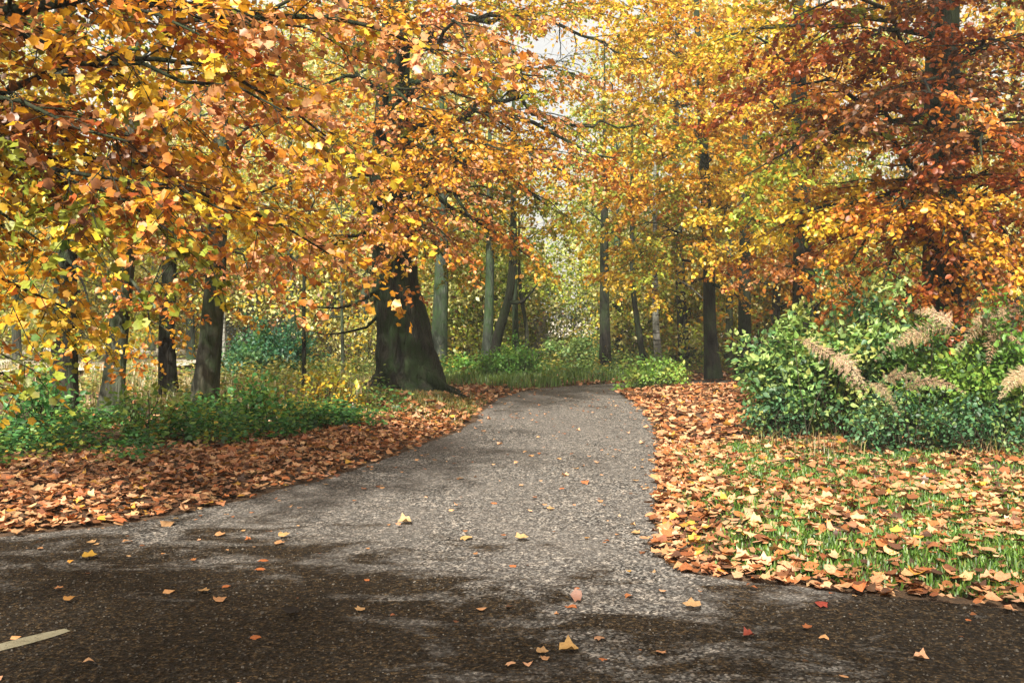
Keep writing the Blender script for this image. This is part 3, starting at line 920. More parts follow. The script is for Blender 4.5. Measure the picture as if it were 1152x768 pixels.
def bracken(label, base, fr, seed, width=0.17):
    rg = np.random.default_rng(seed)
    z = float(hgt(base[0], base[1])); org = np.array([base[0], base[1], z])
    root = thing('bracken', label, 'bracken', tuple(org), 'dead bracken in the right thicket')
    stem = Acc()
    for s0, tip in fr:
        stem.add(*tube(curve(org + rg.normal(0, 0.02, 3) * [1, 1, 0], s0, 0.05, 0.01, 8, rg), np.linspace(0.006, 0.004, 8), 4))
    stem.build('stem', M['stem'], root, True, org)
    for s0, tip in fr:
        a = Acc(); frond(a, rg, np.asarray(s0), np.asarray(tip), width, BRK)
        a.build('frond', M['bracken'], root, False, org)


bracken('long tan bracken frond slanting down to the right across the pale brambles', at(905, 11.3), [(W(893, 382, 11.2), W(972, 448, 10.7)), (W(935, 398, 11.2), W(975, 440, 10.9))], 201, 0.22)
bracken('tan bracken with drooping fronds in the middle of the thicket', at(1005, 10.9), [(W(975, 428, 10.8), W(1012, 466, 10.5)), (W(1008, 440, 10.8), W(1085, 441, 10.3)), (W(990, 430, 10.8), W(1034, 425, 10.5))], 202, 0.16)
bracken('bronze bracken spreading along the top of the right thicket', at(1045, 11.6), [(W(1085, 374, 11.3), W(985, 405, 11.0)), (W(1080, 372, 11.3), W(1030, 350, 11.6)), (W(1090, 372, 11.3), W(1150, 352, 11.4)), (W(1050, 384, 11.3), W(1010, 388, 11.1))], 203, 0.2)
bracken('tan bracken at the right edge of the picture among dark leaves', at(1135, 10.6), [(W(1160, 425, 10.5), W(1124, 448, 10.3)), (W(1165, 418, 10.5), W(1128, 432, 10.5))], 204, 0.17)

bracken('brown bracken heaped over the top right end of the thicket', at(1120, 11.7), [(W(1120, 372, 11.5), W(1075, 398, 11.0)), (W(1125, 370, 11.5), W(1095, 362, 11.3)), (W(1118, 374, 11.5), W(1150, 392, 11.0)), (W(1125, 372, 11.5), W(1112, 410, 10.9)), (W(1122, 370, 11.6), W(1135, 345, 11.8))], 205, 0.2)
shrub('nettle_clump', 'taller green nettle clump in the ground cover at the far left', at(50, 12.2), (0.5, 0.35), 0.75, 24, 650, 0.085, [((0.06, 0.2, 0.05), 3), ((0.14, 0.28, 0.06), 2)], 121, cat='plant')
shrub('nettle_clump', 'light green nettle clump in the ground cover in front of the two dark left trunks', at(165, 12.0), (0.45, 0.35), 0.62, 22, 560, 0.08, [((0.16, 0.30, 0.06), 3), ((0.30, 0.36, 0.07), 2)], 122, cat='plant')
shrub('nettle_clump', 'bright green nettle clump in the ground cover right of the leaning grey trunk', at(283, 13.2), (0.5, 0.35), 0.66, 24, 620, 0.085, [((0.07, 0.24, 0.06), 3), ((0.18, 0.32, 0.06), 2)], 123, cat='plant')


# ================================================================== TREES
LEFTPAL = [(GOLD, 3.6), (YEL, 3.2), (ORG, 1.3), (PINK, 1.6), (OLIVE, 0.8), (RUST, 0.35)]
LEFTYEL = [(YEL, 3), (GOLD, 3), (LIME, 1.0), (ORG, 1.2), (OLIVE, 1.2), (GREEN, 0.5)]
DARKGOLD = [(GOLD, 2.2), (ORG, 2), (BROWN, 2.4), (RUST, 1.6), (YEL, 0.6)]  # gold and brown leaves, mixed darker to paint shade into the upper left
DARKRUST = [(RUST, 3), (BROWN, 2), (ORG, 1.6), (GOLD, 0.8)]  # rusty leaves, weighted dark so the colour also carries upper right corner shade
BEECHPAL = [(PINK, 3.4), (ORG, 1.3), (GOLD, 2.6), (YEL, 2), (OLIVE, 0.8), (RUST, 0.4)]
MIDPAL = [(YEL, 3.4), (GOLD, 1.6), (LIME, 1.8), (OLIVE, 1.6), (PINK, 0.6)]
RIGHTPAL = [(RUST, 2.0), (ORG, 2.2), (GOLD, 2.2), (YEL, 1.0), (BROWN, 1.2), (PINK, 0.8)]
RIGHTYEL = [(YEL, 3.6), (GOLD, 2.4), (ORG, 0.7), (OLIVE, 1.2), (LIME, 0.9)]

# the tree just outside the frame on the left whose branches hang into the picture
def tl(z, px, py, d, **k):
    return dict(z=z, to=W(px, py, d), **k)


build_tree('overhanging_tree', 'near tree outside the left edge whose golden leafed branches hang across the upper left', [(-6.1, 7.6, 0.05), (-6.0, 7.6, 3), (-5.9, 7.7, 7), (-5.8, 7.8, 11)], [0.34, 0.28, 0.2, 0.06], M['bark_dark'],
           [tl(3.6, 470, 70, 7.8, r=0.075, bow=0.35, start=0.35), tl(3.4, 330, 110, 7.0, r=0.05), tl(3.2, 400, 190, 7.6, r=0.05, bow=0.5),
            tl(2.8, 360, 290, 8.3, r=0.05, bow=0.7, pal=[(PINK, 3), (GOLD, 2.5), (ORG, 2)]), tl(2.7, 255, 235, 6.8, r=0.045, bow=0.5), tl(2.7, 190, 265, 6.8, r=0.04, bow=0.5, pal=LEFTYEL),
            tl(2.3, 70, 350, 7.4, r=0.05, bow=0.3, pal=LEFTYEL), tl(1.9, 40, 410, 8.0, r=0.035, bow=0.3, pal=LEFTYEL, sub=0.9, lpt=8), tl(1.6, 20, 450, 8.6, r=0.03, bow=0.3, pal=LEFTYEL, sub=0.8, lpt=7),
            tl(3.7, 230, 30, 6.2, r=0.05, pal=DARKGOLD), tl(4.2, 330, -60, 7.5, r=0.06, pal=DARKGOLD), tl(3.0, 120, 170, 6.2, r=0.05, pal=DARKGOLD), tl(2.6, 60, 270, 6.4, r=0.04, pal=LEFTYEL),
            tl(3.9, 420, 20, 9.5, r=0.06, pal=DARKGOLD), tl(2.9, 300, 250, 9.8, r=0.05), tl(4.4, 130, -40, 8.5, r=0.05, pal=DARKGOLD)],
           LEFTPAL, 0.069, MAPLE, 301, sub=1.35, spacing=0.21, lpt=15,
           crown=[((-4.6, 4.1, 7.6), (2.3, 1.6, 1.2), 95, 56, 0.13, LEFTPAL, RHOMB, 0.45)])  # unseen leaf clump added above the frame to shade the upper left leaves

# unseen trees added beside and behind the viewer to shade the foreground
for px_, py_, sd_ in ((-5.6, -3.4, 331), (-1.6, -4.6, 333), (4.8, -2.4, 334)):
    build_tree('added_shade_tree', {331: 'unseen tree added left of the viewer to shade the near asphalt', 333: 'unseen tree added behind the viewer to shade the near asphalt', 334: 'unseen tree added right behind the viewer to shade the near right corner'}[sd_],
               [(px_, py_, 0), (px_, py_, 4), (px_ + .3, py_, 9)], [0.25, 0.18, 0.05], M['bark_dark'], [], LEFTPAL, seed=sd_, nrings=14,
               crown=[((px_ + 0.8, py_ + 0.3, 6.8), (3.2, 2.8, 2.0), 120, 46, 0.16, LEFTPAL, RHOMB, 0.5)])

# left row of trunks
build_tree('beech_tree', 'dark trunk at far left half hidden by hanging golden leaves', [(*at(72, 15), 0.1), (*at(74, 15.1), 2.5), (*at(70, 15.3), 6), (*at(78, 15.4), 11)], [0.2, 0.16, 0.13, 0.05], M['bark_dark'],
           [tl(2.9, 10, 250, 13.5), tl(3.4, 150, 210, 13.2), tl(3.0, 40, 330, 12.5, bow=0.6), tl(4.5, 30, 120, 13), tl(4.8, 170, 90, 14), tl(5.5, 90, 30, 13), tl(2.5, 110, 400, 13.4, bow=0.5)],
           LEFTYEL, 0.082, ROUND, 302, sub=1.5, spacing=0.30, lpt=16, crown=[((-6.8, 15, 8.5), (2.6, 2.6, 2.2), 34, 26, 0.16, LEFTYEL, RHOMB, 0.5)])
build_tree('beech_tree', 'slim dark trunk leaning right with a pale lit edge, left of the leaning grey trunk', [(*at(124, 14.4), 0.08), (*at(134, 14.5), 1.4), (*at(146, 14.6), 3), (*at(150, 14.8), 6), (*at(170, 15), 10)], [0.17, 0.135, 0.12, 0.10, 0.04], M['bark_grey'],
           [tl(2.6, 60, 300, 13), tl(2.7, 220, 300, 13.2, bow=0.4), tl(3.4, 90, 190, 13), tl(3.6, 240, 190, 13), tl(4.4, 180, 80, 12.5), tl(5.0, 80, 40, 14), tl(5.2, 260, 40, 14), tl(2.3, 175, 395, 13.6, bow=0.2, pal=[(ORG, 3), (GOLD, 2)], sub=0.9)],
           LEFTPAL, 0.080, ROUND, 303, sub=1.4, spacing=0.30, lpt=16, crown=[((-5.2, 15, 8.2), (2.6, 2.6, 2.2), 28, 26, 0.16, LEFTPAL, RHOMB, 0.5)])
build_tree('beech_tree', 'thin dark crooked trunk between the two grey trunks on the left', [(*at(190, 17.6), 0.1), (*at(186, 17.6), 1.2), (*at(192, 17.7), 2.6), (*at(180, 17.9), 5.5), (*at(186, 18), 9)], [0.17, 0.13, 0.12, 0.09, 0.03], M['bark_dark'],
           [tl(2.2, 150, 360, 17), tl(2.4, 240, 350, 17.2), tl(3.2, 130, 250, 16.5), tl(3.6, 250, 230, 16.5), tl(4.6, 190, 140, 16)],
           [(ORG, 3), (GOLD, 3), (YEL, 1.5)], 0.095, ROUND, 304, sub=1.3, spacing=0.34, lpt=12)
build_tree('beech_tree', 'leaning grey trunk with smooth bark, tallest clear stem left of the big beech', [(*at(227, 15.8), 0.08), (*at(236, 15.8), 1.2), (*at(244, 15.8), 2.4), (*at(250, 16), 5), (*at(262, 16), 10)], [0.205, 0.17, 0.155, 0.12, 0.04], M['bark_grey'],
           [tl(2.5, 178, 342, 15.0, r=0.04, start=0.6, bow=0.1, sub=0.6), tl(2.8, 170, 318, 14.5, r=0.045, bow=0.25, sub=0.8), tl(2.8, 340, 300, 13.6, bow=0.4), tl(3.2, 400, 240, 13.2), tl(3.6, 300, 180, 12.6), tl(4.2, 380, 130, 13.2),
            tl(4.6, 200, 110, 13.6), tl(5.2, 300, 60, 14), tl(5.8, 400, 20, 14.5), tl(2.6, 290, 350, 14.2, bow=0.4)],
           [(PINK, 3), (GOLD, 2.6), (ORG, 2), (YEL, 1)], 0.080, ROUND, 305, sub=1.4, spacing=0.30, lpt=18, crown=[((-4.4, 16, 8.6), (2.6, 2.6, 2.2), 28, 26, 0.16, LEFTPAL, RHOMB, 0.5)])

# the big beech
bx, by = BEECH
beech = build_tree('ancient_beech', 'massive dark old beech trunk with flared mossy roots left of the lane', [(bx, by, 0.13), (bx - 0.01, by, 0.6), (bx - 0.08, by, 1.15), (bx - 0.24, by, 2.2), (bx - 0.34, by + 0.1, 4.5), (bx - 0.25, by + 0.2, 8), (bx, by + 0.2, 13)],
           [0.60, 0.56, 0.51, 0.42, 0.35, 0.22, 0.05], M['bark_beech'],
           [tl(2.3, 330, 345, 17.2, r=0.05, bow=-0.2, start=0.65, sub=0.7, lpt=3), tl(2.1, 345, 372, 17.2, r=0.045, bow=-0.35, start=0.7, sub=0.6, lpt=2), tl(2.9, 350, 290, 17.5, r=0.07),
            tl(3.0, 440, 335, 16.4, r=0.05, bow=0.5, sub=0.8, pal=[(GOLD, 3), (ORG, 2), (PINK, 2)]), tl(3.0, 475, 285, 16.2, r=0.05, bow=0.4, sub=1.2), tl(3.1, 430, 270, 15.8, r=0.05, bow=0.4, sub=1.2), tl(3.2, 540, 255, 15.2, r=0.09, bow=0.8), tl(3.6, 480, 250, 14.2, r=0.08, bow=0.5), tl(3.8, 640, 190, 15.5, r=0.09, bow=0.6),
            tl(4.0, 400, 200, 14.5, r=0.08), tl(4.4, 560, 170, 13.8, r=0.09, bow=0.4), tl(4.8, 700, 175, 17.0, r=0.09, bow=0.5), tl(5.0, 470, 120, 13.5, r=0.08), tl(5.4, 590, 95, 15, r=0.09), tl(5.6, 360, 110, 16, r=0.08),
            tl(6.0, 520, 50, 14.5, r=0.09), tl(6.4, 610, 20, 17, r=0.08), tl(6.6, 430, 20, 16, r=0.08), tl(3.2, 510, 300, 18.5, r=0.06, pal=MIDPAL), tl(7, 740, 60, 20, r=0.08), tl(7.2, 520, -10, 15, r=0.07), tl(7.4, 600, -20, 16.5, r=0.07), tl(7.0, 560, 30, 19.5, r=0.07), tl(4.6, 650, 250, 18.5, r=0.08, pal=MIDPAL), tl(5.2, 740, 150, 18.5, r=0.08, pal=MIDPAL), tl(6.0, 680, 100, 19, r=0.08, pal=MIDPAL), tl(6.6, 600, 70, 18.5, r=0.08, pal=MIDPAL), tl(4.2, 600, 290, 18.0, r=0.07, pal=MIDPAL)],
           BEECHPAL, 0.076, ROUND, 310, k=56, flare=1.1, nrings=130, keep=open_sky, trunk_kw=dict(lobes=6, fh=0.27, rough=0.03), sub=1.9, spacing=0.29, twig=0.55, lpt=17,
           crown=[((bx + 0.5, by, 10.5), (3.6, 3.0, 2.2), 16, 26, 0.17, BEECHPAL, RHOMB, 0.6)])

rgr = np.random.default_rng(313)
for an, ln_, r0 in ((-0.35, 0.72, 0.17), (-1.2, 0.75, 0.15), (-2.0, 0.7, 0.15), (-2.85, 0.85, 0.17), (0.6, 0.8, 0.15), (1.9, 0.7, 0.15), (3.6, 0.7, 0.15)):
    t_ = np.linspace(0.30, 0.45 + ln_, 12); wv = an + 0.18 * np.sin(t_ * 4 + an)
    px_ = bx + np.cos(wv) * t_; py_ = by + np.sin(wv) * t_
    zz_ = hgt(px_, py_) + np.interp(np.linspace(0, 1, 12), [0, 0.35, 0.75, 1], [0.34, 0.10, 0.01, -0.06])
    a = Acc(); a.add(*tube(np.stack([px_, py_, zz_], 1), r0 * (1 - 0.72 * np.linspace(0, 1, 12)), 10, lambda th, i: 1 + 0.10 * np.cos(3 * th + i * 0.4)))
    a.build('root', M['bark_beech'], beech, True, np.array([bx, by, 0.13]))

# right side
build_tree('overhanging_tree', 'big dark trunk at far right behind the thicket under dark rusty leaves', [(*at(1062, 15), 0.1), (*at(1064, 15), 2), (*at(1058, 15), 5), (*at(1066, 15.2), 9), (*at(1060, 15.2), 13)], [0.4, 0.3, 0.25, 0.18, 0.05], M['bark_dark'],
           [tl(2.6, 960, 300, 13.2, bow=0.5, pal=[(PINK, 2), (ORG, 3), (RUST, 1.5)]), tl(2.6, 1140, 280, 12.8, bow=0.5, pal=[(PINK, 2), (ORG, 3), (RUST, 1.5)]), tl(3.0, 900, 240, 12.6, pal=RIGHTYEL), tl(3.4, 840, 190, 13.0, pal=RIGHTYEL, bow=0.6), tl(3.2, 1010, 230, 11.4, pal=[(GOLD, 3), (ORG, 2), (RUST, 1)]),
            tl(3.8, 1110, 190, 11.2, pal=DARKRUST), tl(4.2, 940, 140, 11.6, pal=DARKRUST), tl(4.4, 860, 90, 12.6), tl(4.8, 1050, 90, 11.0, pal=DARKRUST), tl(5.2, 960, 40, 11.8, pal=DARKRUST), tl(5.4, 1140, 60, 11.6, pal=DARKRUST), tl(5.8, 880, 10, 13, pal=DARKRUST), tl(6.2, 1060, 0, 12.5, pal=DARKRUST), tl(4.0, 1180, 140, 14, pal=DARKRUST), tl(2.5, 1090, 330, 13.0, bow=0.5), tl(2.4, 1170, 340, 12.6, bow=0.5), tl(5.6, 800, 40, 14, pal=RIGHTYEL), dict(z=7.6, to=np.array([4.0, 8.6, 9.2]), r=0.09), tl(2.9, 1050, 340, 12.6, bow=0.6), tl(3.0, 1110, 330, 11.8, bow=0.6), tl(3.2, 985, 335, 12.8, bow=0.7, pal=[(PINK, 2), (ORG, 3), (RUST, 1.5)]), tl(3.3, 1060, 270, 11.6, bow=0.4)],  # the limb without a pixel target is added to carry the shading clump
           RIGHTPAL, 0.076, ROUND, 320, sub=1.6, spacing=0.26, lpt=19, keep=open_sky,
           crown=[((6.3, 15, 9.2), (3.6, 3.6, 2.8), 110, 26, 0.16, RIGHTPAL, RHOMB, 0.5), ((4.4, 8.8, 8.9), (3.0, 1.8, 1.2), 105, 56, 0.15, RIGHTPAL, RHOMB, 0.5)])  # second clump is unseen, added high over the verge to shade the upper right
build_tree('beech_tree', 'dark trunk right of the thicket top, deep in rusty foliage', [(*at(902, 21), 0.1), (*at(903, 21), 3), (*at(898, 21), 7), (*at(905, 21), 12)], [0.24, 0.19, 0.15, 0.04], M['bark_dark'],
           [tl(2.6, 860, 320, 19.5, pal=[(ORG, 3), (PINK, 2)]), tl(2.8, 950, 320, 19.0), tl(3.5, 830, 270, 18.5), tl(3.6, 980, 250, 18.5), tl(4.6, 860, 190, 18), tl(5.0, 960, 160, 18), tl(5.8, 830, 120, 18), tl(6.4, 930, 60, 18), tl(6.8, 780, 60, 18)],
           RIGHTYEL, 0.09, ROUND, 321, sub=1.7, spacing=0.36, lpt=15, keep=open_sky, crown=[((6, 21, 9.5), (3, 3, 2.6), 16, 26, 0.18, RIGHTYEL, RHOMB, 0.55)])
build_tree('beech_tree', 'sturdy dark trunk standing at the left end of the right thicket', [(*at(802, 24.8), 0.08), (*at(798, 24.8), 1.5), (*at(797, 24.8), 3), (*at(790, 25), 6.5), (*at(780, 25), 11)], [0.20, 0.155, 0.14, 0.11, 0.04], M['bark_dark'],
           [tl(2.4, 850, 350, 24, r=0.05, bow=0.1, sub=0.9, pal=[(GOLD, 2), (ORG, 2), (YEL, 2)]), tl(2.7, 720, 320, 22.5, r=0.06), tl(3.0, 860, 300, 22.5, pal=[(PINK, 2), (ORG, 2), (GOLD, 1)]), tl(3.4, 690, 260, 21.5), tl(3.8, 820, 240, 20), tl(4.2, 740, 220, 20), tl(4.6, 880, 220, 21), tl(5.0, 680, 190, 21), tl(5.6, 780, 150, 19.5), tl(6.4, 720, 110, 20), tl(7.0, 820, 80, 20), tl(7.4, 740, 30, 20), tl(3.6, 690, 310, 22), tl(7.6, 690, 0, 20.5), tl(8.0, 640, -10, 21), tl(4.6, 650, 240, 21.5), tl(5.8, 640, 150, 21.5), tl(6.6, 690, 40, 21), tl(3.2, 760, 290, 20.5), tl(4.4, 800, 190, 19)],
           RIGHTYEL, 0.088, ROUND, 322, sub=1.8, spacing=0.34, lpt=18, keep=open_sky, crown=[((4.8, 25, 10.2), (3.4, 3.2, 2.8), 16, 26, 0.18, RIGHTYEL, RHOMB, 0.55)])

# trees round the bend
FARPAL = [(YEL, 1.5), (LIME, 3), (OLIVE, 2), (PALE, 2), (GOLD, 0.8)]
GRNPAL = [(LIME, 3), ((0.16, 0.26, 0.04), 3), (OLIVE, 2), (PALE, 1.2)]


def mid_tree(label, px, d, py_top_x, r, bark, pal, seed, name='woodland_tree', lo=3.3, H=9, spread=1.7, nl=5, lean=0.0, mid=None, size=0.105, extra=(), lpt=8, ncl=0):
    rg = np.random.default_rng(seed)
    b = at(px, d); t = at(py_top_x, d)
    z = float(hgt(*b))
    zz = EYE + (HZ - 325) / F * d
    pts = [(*b, z - 0.02)] + ([(*at(mid, d), zz * 0.5)] if mid else []) + [(*t, zz), (t[0] + lean, d, H * 0.6), (t[0] + lean * 1.3, d, H)]
    limbs = list(extra)
    for i in range(nl):
        a = i * 2.4 + rg.random(); q = lo + (H * 0.72 - lo) * (i + 0.3) / nl
        L = spread * rg.uniform(0.75, 1.2)
        limbs.append(dict(z=q, to=np.array([t[0] + math.cos(a) * L + lean * 0.5, d + math.sin(a) * L, q + rg.uniform(0.1, 1.0)])))
    return build_tree(name, label, pts, [r * 1.25, r, r * 0.85, r * 0.42, 0.015], bark, limbs, pal, size, ROUND, seed, k=10, nrings=20, keep=open_sky, sub=1.5, spacing=0.45, twig=0.6, lpt=lpt,
                      crown=[((t[0] + lean * 0.5, d, H * 0.62), (spread * 1.15, spread * 1.15, H * 0.34), int(ncl * spread * H / 24), 34, 0.14, pal, OVAL, 0.5)])


mid_tree('mossy blue grey trunk just behind the big beech', 493, 26, 497, 0.20, M['bark_mossy'], MIDPAL, 401)
mid_tree('upright olive trunk, left one of the forked pair beyond the beech', 547, 27, 551, 0.13, M['bark_mossy'], MIDPAL, 402)
mid_tree('dark curved trunk leaning right with one long bough, right one of the pair', 553, 26.6, 577, 0.13, M['bark_dark'], MIDPAL, 403, mid=560, extra=[dict(z=1.9, to=W(612, 312, 26), r=0.07, bow=-0.25, start=0.6)])
mid_tree('short ivy clad thin trunk beside the bright green bush', 581, 27.5, 579, 0.08, M['bark_mossy'], FARPAL, 404, H=8, spread=1.6)
mid_tree('slender trunk bowed to the right left of the pollard', 590, 28, 584, 0.06, M['bark_grey'], FARPAL, 405, H=7, spread=1.5, mid=594)
mid_tree('dark upright trunk right of the end of the lane', 681, 27, 680, 0.135, M['bark_dark'], GRNPAL, 406)
mid_tree('thin dark trunk leaning left, beside the white barked birch', 726, 27.5, 711, 0.075, M['bark_dark'], FARPAL, 407, H=9)
mid_tree('white barked birch with dark bands', 743, 27, 737, 0.095, M['bark_birch'], FARPAL, 408, name='birch_tree', mid=738, H=10, extra=[dict(z=2.9, to=W(800, 345, 26.6), r=0.05, bow=0.15, start=0.75)])
mid_tree('dim grey trunk between the upright dark trunk and the birch', 697, 33, 694, 0.12, M['bark_mossy'], GRNPAL, 409)
mid_tree('dark trunk just above the thicket, right of the sturdy one', 836, 26, 838, 0.16, M['bark_dark'], RIGHTYEL, 410)
mid_tree('pale thin trunk behind the sturdy dark trunk', 820, 29, 821, 0.10, M['bark_grey'], RIGHTYEL, 411)
mid_tree('thin dark sapling standing alone between the grey trunk and the beech', 342, 19.5, 342, 0.035, M['bark_dark'], [(PALE, 3), (YEL, 2)], 412, name='sapling', H=5.5, spread=1.0, nl=5, lo=2.6, size=0.085, lpt=4)
mid_tree('pale straight stem far off right of the leaning grey trunk', 250, 30, 250, 0.10, M['bark_birch'], FARPAL, 413, name='birch_tree')
mid_tree('thin grey sapling in front of the pale gold shrubs left of the beech', 386, 24, 384, 0.035, M['bark_grey'], [(PALE, 3), (YEL, 2), (LIME, 1)], 414, name='sapling', H=6, spread=1.3, nl=6, lo=2.0, lpt=5)

# pollard: a bare pale stub with knobs
rgk = np.random.default_rng(77)
pb = at(606, 31); zb = float(hgt(*pb)); org = np.array([*pb, zb])
root = thing('pollard_trunk', 'pale knobbly dead stub without branches at the end of the lane', 'tree stub', tuple(org))
P = spine([(*pb, zb - .03), (pb[0] - .02, pb[1], 0.7), (pb[0] + .06, pb[1], 1.2), (pb[0] - .03, pb[1], 1.6)], 26)
rad = 0.22 + 0.07 * np.sin(np.linspace(0, 9, 26)) - 0.10 * np.linspace(0, 1, 26); rad[-1] = 0.03
a = Acc(); a.add(*trunk_mesh(rgk, P, rad, 14, 0.25)); a.build('trunk', M['bark_pollard'], root, True, org)
for q, s in ((0.9, 1), (1.25, -1), (1.5, 1)):
    a = Acc(); p0 = np.array([pb[0], pb[1], q])
    a.add(*tube(curve(p0, p0 + np.array([0.3 * s, -0.08, 0.14]), 0, 0.01, 5, rgk), [0.10, 0.10, 0.11, 0.09, 0.02], 8)); a.build('knob', M['bark_pollard'], root, True, org)

# ------------------------------------------------------------------ the wood behind: a few kinds, copied
def proto(name, label, pal, seed, H, spread, r, bark, low=0.18, nb=18):
    rg = np.random.default_rng(seed)
    root = thing(name, label, 'tree', (0, 0, 0), 'trees in the wood behind')
    P = spine([(0, 0, -0.1), (rg.normal(0, .15), rg.normal(0, .15), H * 0.4), (rg.normal(0, .3), 0, H * 0.95)], 16)
    a = Acc(); a.add(*trunk_mesh(rg, P, np.linspace(r, 0.03, 16), 9, 0.3))
    lv = Acc()
    for i in range(nb):
        q = H * (low + 0.7 * i / nb); an = i * 2.4 + rg.random(); L = spread * (1.05 - 0.5 * i / nb) * rg.uniform(0.7, 1.1)
        p0 = P[np.argmin(np.abs(P[:, 2] - q))]; e = p0 + np.array([math.cos(an) * L, math.sin(an) * L, L * rg.uniform(0.05, 0.5)])
        S = curve(p0, e, 0.1, 0.1, 7, rg); a.add(*tube(S, np.linspace(r * 0.3, 0.012, 7), 5))
        for t in (0.45, 0.65, 0.85, 1.0):
            c = S[min(6, int(t * 6))]
            clusters(rg, lv, c, (0.8, 0.8, 0.5), 5, 30, 0.135, pal, RHOMB, 0.45, 0.1)
    a.build('trunk', bark, root, True); lv.build('crown', M['leaf'], root)
    return root


protos = [
    proto('woodland_tree', 'x', [(YEL, 2), (PALE, 3), (LIME, 2.5), (GOLD, 0.5)], 501, 13, 3.2, 0.16, M['bark_grey']),
    proto('woodland_tree', 'x', [(LIME, 3), (OLIVE, 2), ((0.15, 0.25, 0.05), 2), (PALE, 1)], 502, 14, 3.4, 0.18, M['bark_dark']),
    proto('woodland_tree', 'x', [(GOLD, 3), (ORG, 0.8), (PALE, 1.5), (YEL, 2)], 503, 12, 3.0, 0.15, M['bark_dark']),
    proto('woodland_tree', 'x', [(PALE, 3), (OLIVE, 2), (BROWN, 0.8), (YEL, 1)], 504, 11, 2.8, 0.13, M['bark_mossy'], 0.08),
    proto('young_tree', 'x', [(YEL, 2), (PALE, 3), (LIME, 2.5), (GOLD, 0.4)], 505, 5.5, 2.0, 0.05, M['bark_grey'], 0.06, 16),
    proto('young_tree', 'x', [(LIME, 3), ((0.16, 0.26, 0.05), 2), (PALE, 2), (OLIVE, 1)], 506, 5.0, 2.0, 0.05, M['bark_mossy'], 0.05, 16),
]
KIND = ['yellow crowned tree', 'yellow green crowned tree', 'orange gold crowned tree', 'thin pale straw crowned tree', 'young pale gold tree branching from the ground', 'young light green tree branching from the ground']
rgf = np.random.default_rng(91)
back = []
for px, d, k in ((20, 30, 0), (110, 36, 3), (170, 42, 0), (215, 33, 3), (285, 40, 0), (330, 30, 0), (372, 34, 0), (410, 29, 3), (440, 36, 2), (470, 32, 0), (515, 33, 3), (535, 42, 3), (566, 39, 2), (592, 33, 5), (618, 40, 4), (645, 48, 1), (660, 38, 5), (610, 60, 0),
                 (690, 46, 1), (712, 34, 5), (735, 42, 0), (760, 37, 4), (520, 31, 4), (560, 31, 5), (770, 31, 4), (770, 30, 2), (800, 33, 2), (835, 34, 0), (870, 30, 2), (920, 28, 2), (965, 31, 2), (1020, 27, 1), (1080, 26, 2), (1140, 28, 1), (1210, 25, 1), (-40, 26, 0), (-90, 33, 2)):
    back.append((*at(px, d), k))
for row, d0 in ((0, 50), (1, 62)):
    for i in range(11):
        px = -140 + (1430) * (i + rgf.uniform(0.2, 0.8)) / 11
        back.append((*at(px, d0 + rgf.uniform(-5, 6)), (0, 3, 1, 3, 0)[int(rgf.integers(0, 5))]))
for i in range(44):
    px = -60 + 1270 * (i + rgf.uniform(0.1, 0.9)) / 44; d = rgf.uniform(31, 50)
    if 100 < px < 190 and d < 44:
        d = 50
    back.append((*at(px, d), 4 if rgf.random() < (0.75 if px < 560 else 0.5) else 5))
back = [(x, y, k) for x, y, k in back if not ((548 < 576 + x / y * F < 688 and k < 4 and y < 72) or (588 < 576 + x / y * F < 682 and y > 36))]
used = [False] * 6
for x, y, k in back:
    src = protos[k]
    if not used[k]:
        o = src; used[k] = True
    else:
        o = src.copy(); C.objects.link(o)
        for ch in list(src.children):
            c = ch.copy(); C.objects.link(c); c.parent = o
    o.location = (x, y, float(hgt(x, y))); o.rotation_euler = (0, 0, rgf.random() * 6.283)
    s = rgf.uniform(0.85, 1.2); o.scale = (s, s, s * rgf.uniform(0.9, 1.15))
    o['label'] = KIND[k] + (' deep in the wood' if y > 46 else ' in the wood behind the lane')

# ================================================================== LIGHT, SKY, CAMERA
def haze():
    x0, x1, y0, y1, z0, z1 = -160, 160, -20, 170, -1.5, 26
    V = np.array([(x, y, z) for z in (z0, z1) for x, y in ((x0, y0), (x1, y0), (x1, y1), (x0, y1))], float)
    Q = np.array([(3, 2, 1, 0), (4, 5, 6, 7), (0, 1, 5, 4), (1, 2, 6, 5), (2, 3, 7, 6), (3, 0, 4, 7)])
    m, nt, out = new_mat('thin autumn mist')
    v = N(nt, 'ShaderNodeVolumePrincipled', Density=0.0015, Anisotropy=0.2)
    v.inputs['Color'].default_value = (0.93, 0.95, 0.93, 1)
    nt.links.new(v.outputs[0], out.inputs['Volume'])
    o = mesh_obj('haze', V, [Q], m)
    tag(o, 'thin pale mist hanging through the wood', 'haze', kind='stuff')


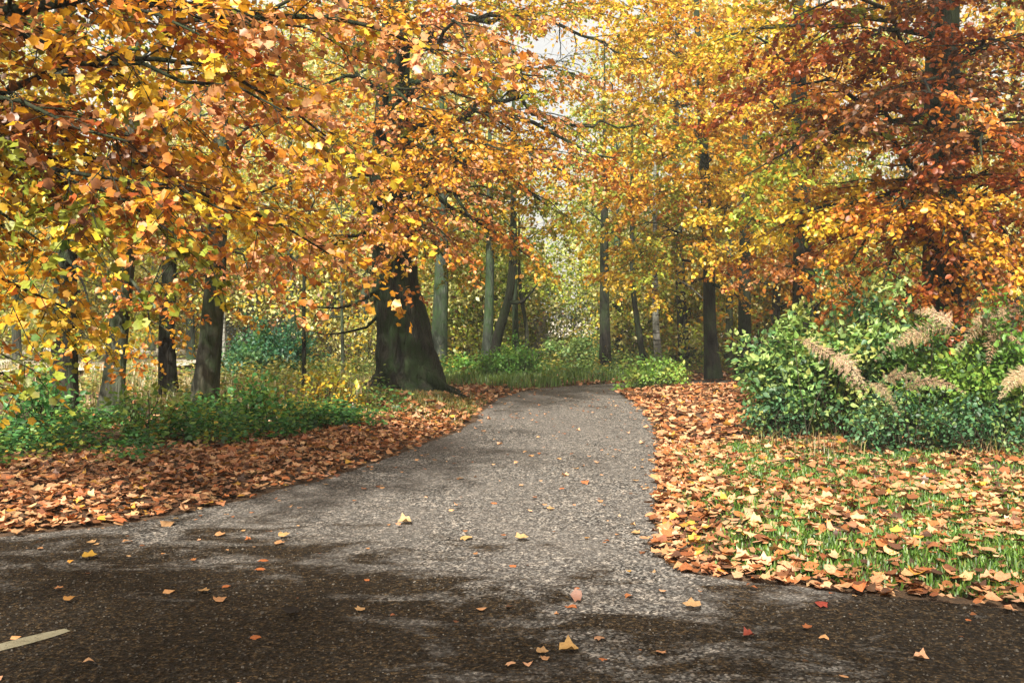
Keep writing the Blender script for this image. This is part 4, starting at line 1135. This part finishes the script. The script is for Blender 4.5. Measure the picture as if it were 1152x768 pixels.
haze()
sc = bpy.context.scene
w = bpy.data.worlds.new('World'); sc.world = w; w.use_nodes = True
nt = w.node_tree; nt.nodes.clear()
SUN_EL, SUN_AZ = math.radians(42), math.radians(-166)      # azimuth from +Y (ahead), negative is left
sky = nt.nodes.new('ShaderNodeTexSky'); sky.sky_type = 'NISHITA'; sky.sun_disc = False
sky.sun_elevation = SUN_EL; sky.sun_rotation = SUN_AZ
sky.air_density = 1.0; sky.dust_density = 6.0; sky.ozone_density = 0.6
bg = nt.nodes.new('ShaderNodeBackground'); bg.inputs[1].default_value = 0.085
wo = nt.nodes.new('ShaderNodeOutputWorld')
tcw = nt.nodes.new('ShaderNodeTexCoord')
cn = N(nt, 'ShaderNodeTexNoise', Scale=2.2, Detail=6.0, Roughness=0.6); nt.links.new(tcw.outputs['Generated'], cn.inputs['Vector'])
cm = ramp(nt, cn.outputs['Fac'], [(0.25, (0.55,) * 3), (0.55, (1, 1, 1))])
nt.links.new(mixc(nt, cm.outputs[0], sky.outputs[0], (4.5, 4.25, 3.8)), bg.inputs[0]); nt.links.new(bg.outputs[0], wo.inputs[0])

sl = bpy.data.lights.new('sun', 'SUN'); sl.energy = 5.0; sl.angle = math.radians(3); sl.color = (1.0, 0.93, 0.80)
so = bpy.data.objects.new('sun', sl); C.objects.link(so)
from mathutils import Vector
dirv = Vector((math.sin(SUN_AZ) * math.cos(SUN_EL), math.cos(SUN_AZ) * math.cos(SUN_EL), math.sin(SUN_EL)))
so.rotation_euler = dirv.to_track_quat('Z', 'Y').to_euler()
so.location = (-10, 10, 30)

cam = bpy.data.cameras.new('camera'); co = bpy.data.objects.new('camera', cam); C.objects.link(co)
cam.lens = 35; cam.sensor_width = 36; cam.shift_y = -27 / 1152
cam.clip_end = 1500; cam.clip_start = 0.05
co.location = (0, 0, EYE); co.rotation_euler = (math.pi / 2, 0, 0)
sc.camera = co
sc.view_settings.view_transform = 'Standard'; sc.view_settings.look = 'None'
sc.view_settings.exposure = 1.5; sc.view_settings.gamma = 1; sc.view_settings.use_curve_mapping = False
sc.render.engine = 'CYCLES'
cy = sc.cycles
cy.max_bounces = 8; cy.diffuse_bounces = 6; cy.glossy_bounces = 2; cy.transmission_bounces = 4; cy.transparent_max_bounces = 4
cy.use_denoising = True; cy.caustics_reflective = False; cy.caustics_refractive = False
cy.sample_clamp_indirect = 6
